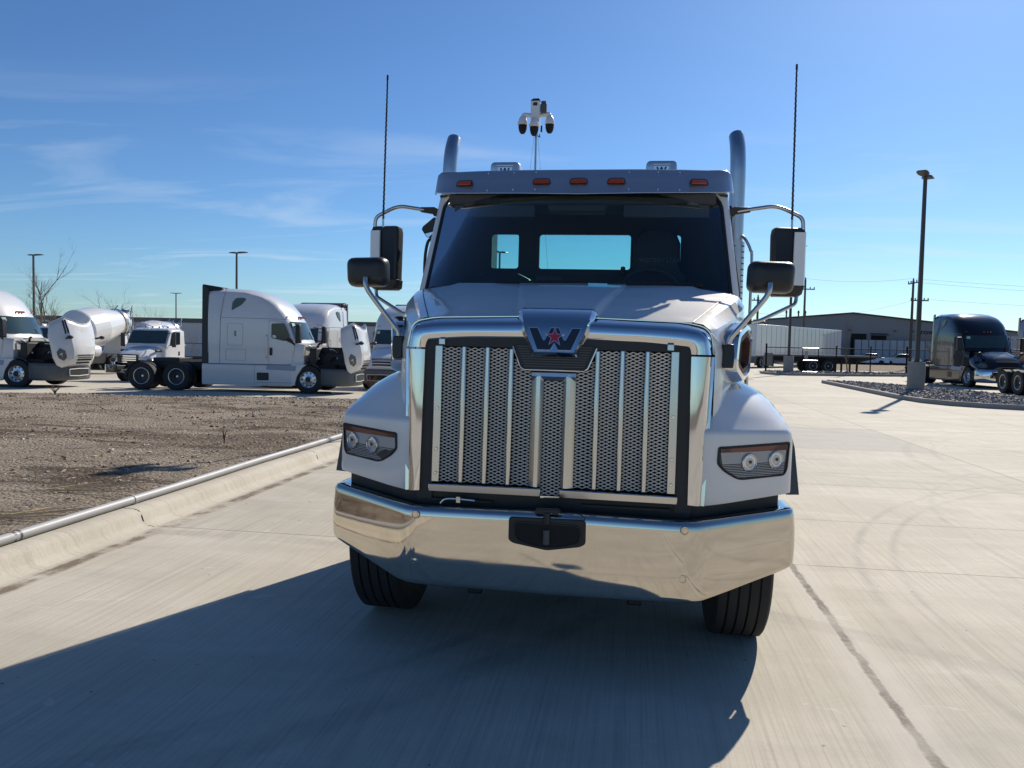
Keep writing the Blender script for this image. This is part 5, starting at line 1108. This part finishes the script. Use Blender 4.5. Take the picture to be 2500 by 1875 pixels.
# ---- gabled shed on the right with its lettering
def shed():
    T = thing('steel_shed', 'large grey gabled steel shed lettered TOW beyond the fence', 'building', (28.34, 102, 0), math.atan2(3.2, 20.6))
    SH = bpy.data.materials.new('ribbed_steel_wall'); SH.use_nodes = True; t = SH.node_tree; b = t.nodes['Principled BSDF']; tcn = t.nodes.new('ShaderNodeTexCoord')
    w = t.nodes.new('ShaderNodeTexWave'); w.inputs['Scale'].default_value = 1.0; lk(t, tcn.outputs['Object'], w.inputs[0]); lk(t, nmix(t, nnoise(t, tcn.outputs['Object'], .4, 5), (.23, .235, .24), (.27, .275, .28)), b.inputs['Base Color']); b.inputs['Roughness'].default_value = .6
    bn = t.nodes.new('ShaderNodeBump'); bn.inputs['Strength'].default_value = .3; lk(t, w.outputs[0], bn.inputs['Height']); lk(t, bn.outputs[0], b.inputs['Normal'])
    g = [(-26, 0, 0), (27, 0, 0), (27, 0, 3.98), (0, 0, 6.50), (-26, 0, 4.07)]
    obj('wall', MB().prism(g, (0, 45, 0)), SH, T); obj('roof', MB().loft([[(-26.3, y, 4.08), (0, y, 6.56), (27.3, y, 4.0)] for y in (-.35, 45.3)]), WALLD, T, solid=-.12)
    for x0, x1, z0, z1 in ((-.05, 1.95, 0, 3.96), (2.55, 4.5, 1.6, 3.75), (-16, -13.5, 0, 3.5)):
        d = obj('dock_door', MB().box(x0, x1, -.05, .02, z0, z1), DARK, T)
        if x0 == 2.55: obj('door_awning', MB().prism([(x0-.1, -.02, 4.0), (x1+.1, -.02, 4.0), (x1+.1, -.7, 3.8), (x0-.1, -.7, 3.8)], (0, 0, .06)), GREYP, d)
    for i, x in enumerate((-7.4, -5.8, -4.9)): obj('roof_vent', MB().cyl((x, 3, 5.6), (x, 3, 6.75), .10, None, 8).cyl((x, 3, 6.6), (x, 3, 6.9), .16, .10, 8), GREYP, T)
    for i, x in enumerate((-.2, 5.6, 7.9)): obj('wall_lamp', MB().box(x-.1, x+.1, -.25, 0, 4.3, 4.45), GREYP, T)
    fc = bpy.data.curves.new('wall_lettering', 'FONT'); fc.body = 'TOW'; fc.size = 1.15; fc.extrude = .03; fc.offset = .03; fc.space_character = 1.15
    fo = bpy.data.objects.new('wall_lettering', fc); COL.objects.link(fo); fo.parent = T; fo.location = (8.78, -.03, 4.05); fo.rotation_euler = (R(90), 0, 0); fo.scale = (.62, .5, 1); fc.materials.append(DARK); to_mesh(fo)
shed()
def panel_fence():
    T = thing('panel_fence', 'row of pale upright ribbed panels along the shed front', 'fence', (28.4, 100.6, 0), math.atan2(3.2, 20.6))
    pan = MB(); rib = MB(); x = 0
    for i in range(26): pan.box(.9*i+.04, .9*i+.86, 0, .06, .3, 3.15+(.0 if i < 15 else .9)); rib.box(.9*i-.04, .9*i+.04, -.03, .09, .2, 3.2)
    obj('panels', pan, pmat('pale_fence_panel', (.42, .44, .47), .7, var=.15, vs=.6), T); obj('fence_posts', rib, WALLD, T)
panel_fence()

# ---- box trailer and flatbed behind the fence
def box_trailer():
    d = Vector((22.95-11.38, 85.4-68.1, 0)); a = math.atan2(d.y, d.x); L = d.length
    T = thing('box_trailer', 'long white box trailer parked behind the black fence', 'trailer', (11.38, 68.1, 0), a)
    obj('body', MB().box(0, L, 0, 2.55, 1.02, 3.92), FLEET, T, bevel=.03)
    obj('rear_doors', MB().box(-.03, .0, .08, 1.24, 1.1, 3.85).box(-.03, 0, 1.31, 2.47, 1.1, 3.85), FLEET, T); r = MB()
    for i in range(1, 20): r.box(i*L/20-.02, i*L/20+.02, -.012, 0, 1.1, 3.8)
    obj('side_ribs', r, SEAML, T); obj('lower_rail', MB().box(0, L, -.02, .02, .98, 1.10), GREYP, T); obj('skirt', MB().box(3.5, L-4, .1, .16, .45, 1.0), FRAMEM, T)
    for x in (1.3, 2.6):
        for y, o_ in ((.18, -1), (2.37, 1)): truck_wheel(x, y, o_, T, dark=True)
    for y in (.4, 2.0): obj('landing_leg', MB().box(L-3.2, L-3.05, y, y+.15, 0, 1.0), FRAMEM, T)
box_trailer()
def flatbed():
    T = thing('flatbed_trailer', 'empty dark flatbed trailer on its legs behind the fence', 'trailer', (11.0, 57.2, 0), R(6))
    obj('deck', MB().box(0, 8.0, 0, 2.5, 1.18, 1.32), pmat('worn_deck', (.17, .165, .155), .8, var=.2, vs=3), T); obj('main_beam', MB().prism([(.2, .8, .85), (4, .8, .72), (6.2, .8, .72), (7.9, .8, 1.1), (7.9, .8, 1.18), (.2, .8, 1.18)], (0, .9, 0)), FRAMEM, T)
    obj('bumper_bar', MB().box(-.05, .05, 0, 2.5, .4, 1.2), FRAMEM, T)
    for x in (3.0, 4.15):
        for y, o_ in ((.2, -1), (2.3, 1)): truck_wheel(x, y, o_, T, dark=True)
    for x in (5.2, 6.35):
        for y in (.5, 1.9): obj('landing_leg', MB().box(x, x+.12, y, y+.12, 0.03, 1.1).box(x-.08, x+.2, y-.05, y+.17, 0, .03), FRAMEM, T)
    obj('headboard', MB().box(-.02, .0, .1, 2.4, 1.32, 1.4), FRAMEM, T)
    # pallets of plates lying on the deck seen as pale streaks
flatbed()

# ---- black wire fence with gate
def wire_fence():
    T = thing('wire_fence', 'black wire fence with top rail on the far rock strip', 'fence', (9.55, 51.6, .1), R(12.5)); 
    FM = pmat('black_fence_paint', (.015, .015, .016), .75, spec=.2); GL = pmat('galvanised_pipe', (.62, .62, .60), .3, .9)
    posts = [0, 4.95, 7.4, 10.0, 12.6, 15.2, 18]
    for p in posts: obj('post', MB().cyl((p, 0, -.1), (p, 0, 1.92 if p in (0, 10.0, 7.4) else 1.85), .06 if p in (0, 10.0) else .04, None, 10).ball((p, 0, 1.93 if p in (0, 10.0) else 1.86), .065, 8), FM, T)
    obj('top_rail', MB().cyl((0, 0, 1.72), (18, 0, 1.72), .030, None, 8), FM, T); obj('bottom_wire', MB().cyl((0, 0, .1), (18, 0, .1), .012, None, 6), FM, T)
    w = MB(); n = 150
    for i in range(n): x = 18*i/n; w.add([(x-.0035, 0, .08), (x+.0035, 0, .08), (x+1.66, 0, 1.72), (x+1.653, 0, 1.72)], [(0, 1, 2, 3)]).add([(x+1.66-.0035, .004, .08), (x+1.66+.0035, .004, .08), (x, .004, 1.72), (x-.007, .004, 1.72)], [(0, 1, 2, 3)])
    obj('wire_mesh', w, FM, T, flat=True)
    G = thing('steel_gate', 'small gate frame with bright galvanised rails in the fence', 'gate', (11.95, 51.95, .1), R(12.5))
    for p in (0, 1.1): obj('gate_post', MB().cyl((p, -.15, -.1), (p, -.15, 1.72), .03, None, 8), FM, G)
    for z in (.08, .86, 1.70): obj('gate_rail', MB().cyl((-.02, -.15, z), (1.12, -.15, z), .035, None, 8), GL, G)
    obj('notice_panel', MB().box(.12, .36, -.19, -.18, .95, 1.5), pmat('faded_pink_board', (.40, .36, .37), .7), G)
wire_fence()

# ---- utility poles and wires
def utility_pole(label, x, y, H, arms, extra=None, yawz=R(8)):
    T = thing('utility_pole', label, 'utility pole', (x, y, 0), yawz, 'timber utility poles'); obj('pole', MB().cyl((0, 0, -.2), (0, 0, H), .15, .10, 10), WOODP, T)
    for z, w, tilt in arms:
        M = Matrix.Translation((0, -.12, z)) @ Matrix.Rotation(tilt, 4, 'Y'); a = obj('crossarm', MB().box(-w, w, -.05, .05, -.06, .06, M=M), WOODP, T)
        for u in (-.94, -.5, .5, .94): p = M @ Vector((u*w, 0, .06)); obj('insulator', MB().lathe([(.03, 0), (.06, .05), (.05, .12), (.07, .15), (.0005, .22)], p, (0, 0, 1), 8), GREYP, a)
    obj('pin_insulator', MB().lathe([(.05, 0), (.08, .08), (.05, .2), (.0005, .25)], (0, 0, H), (0, 0, 1), 8), GREYP, T)
    if extra: obj('transformer', MB().lathe([(.0005, 0), (.27, .02), (.28, .95), (.20, 1.02), (.0005, 1.05)], (.55, 0, 3.6), (0, 0, 1), 16), GREYP, T); obj('transformer_bracket', MB().box(.1, .4, -.05, .05, 4.0, 4.1).box(.1, .4, -.05, .05, 4.3, 4.4), FRAMEM, T)
utility_pole('utility pole with a transformer can beside the right mirror stalk', 13.15, 79.5, 7.05, [(6.7, .85, 0)], True)
utility_pole('tall utility pole with one crossarm above the white box trailer', 19.0, 85.5, 9.4, [(8.33, 1.0, 0)])
utility_pole('utility pole with tilted crossarm just left of the big lamp post', 27.1, 76.6, 8.6, [(8.35, .55, R(-12))])
utility_pole('shorter utility pole close against the big lamp post', 27.55, 76.2, 6.7, [(6.65, .85, 0)])
WIRE = pmat('overhead_wire', (.06, .06, .065), .6)
def wire(label, a, b, sag):
    P = [Vector(a).lerp(Vector(b), k/24)+Vector((0, 0, -sag*4*(k/24)*(1-k/24))) for k in range(25)]
    tag(obj('power_line', MB().tube(P, .010, 4), WIRE), label, 'power line', 'overhead power lines')
wire('thin power line from the tall pole to the tilted crossarm pole', (19, 85.4, 9.5), (27.1, 76.5, 8.8), .35)
wire('power line running right from the tilted crossarm pole, upper one', (27.2, 76.5, 8.75), (78, 70, 8.6), 1.2)
wire('power line running right from the tilted crossarm pole, middle one', (27.3, 76.3, 8.4), (78, 69, 7.7), 1.2)
wire('lowest power line running right from the shorter pole', (27.6, 76.1, 6.8), (78, 69, 6.6), 1.0)
wire('slack service wire between the shorter pole and the transformer pole', (13.2, 79.4, 5.4), (27.4, 76.2, 6.8), .9)
wire('power line from the transformer pole to the tall pole', (13.2, 79.4, 6.9), (19, 85.4, 8.4), .2)

# ---- parked cars by the shed, small and sunlit
def car(label, x, y, rz, paint):
    T = thing('parked_car', label, 'car', (x, y, .02), rz, 'cars parked before the shed')
    prof = [(-2.2, .35), (-2.25, .75), (-2.0, .92), (-1.35, .98), (-.85, 1.42), (.35, 1.44), (1.0, 1.0), (1.95, .88), (2.2, .62), (2.2, .35)]
    obj('body', MB().loft([[(x_, y_*(1 if z_ < 1.0 else .80), z_) for x_, z_ in prof] for y_ in (-.88, -.5, .5, .88)], cap=True), paint, T, bevel=.06)
    gl = [(-1.2, 1.0), (-.82, 1.36), (.32, 1.38), (.85, 1.02)]
    for s in (-1, 1): obj('side_window', MB().prism([(a, s*(.89-.28*(z-1.0)*1.4+.0), z) for a, z in gl], (0, s*.015, 0)), TINT, T)
    obj('windscreen', MB().add([(.40, -.66, 1.43), (.40, .66, 1.43), (1.0, .74, 1.03), (1.0, -.74, 1.03)], [(0, 1, 2, 3)]), TINT, T)
    for wx_ in (-1.35, 1.35):
        for s in (-1, 1): obj('wheel', MB().lathe([(.0005, .1), (.2, .1), (.3, .09), (.33, .0), (.3, -.09), (.0005, -.1)], (wx_, s*.82, .33), (0, s, 0), 18), RUBBER, T)
SILV = pmat('silver_car_paint', (.55, .56, .58), .25, .5, .8)
car('silver car glinting in the sun left of the other cars by the shed', 28.6, 95.2, R(170), SILV)
car('white car before the pale panel row, right of the silver car', 32.4, 95.8, R(175), FLEET)
car('dark car nearest the lamp post, parked before the shed', 37.2, 96.2, R(172), DARKP)
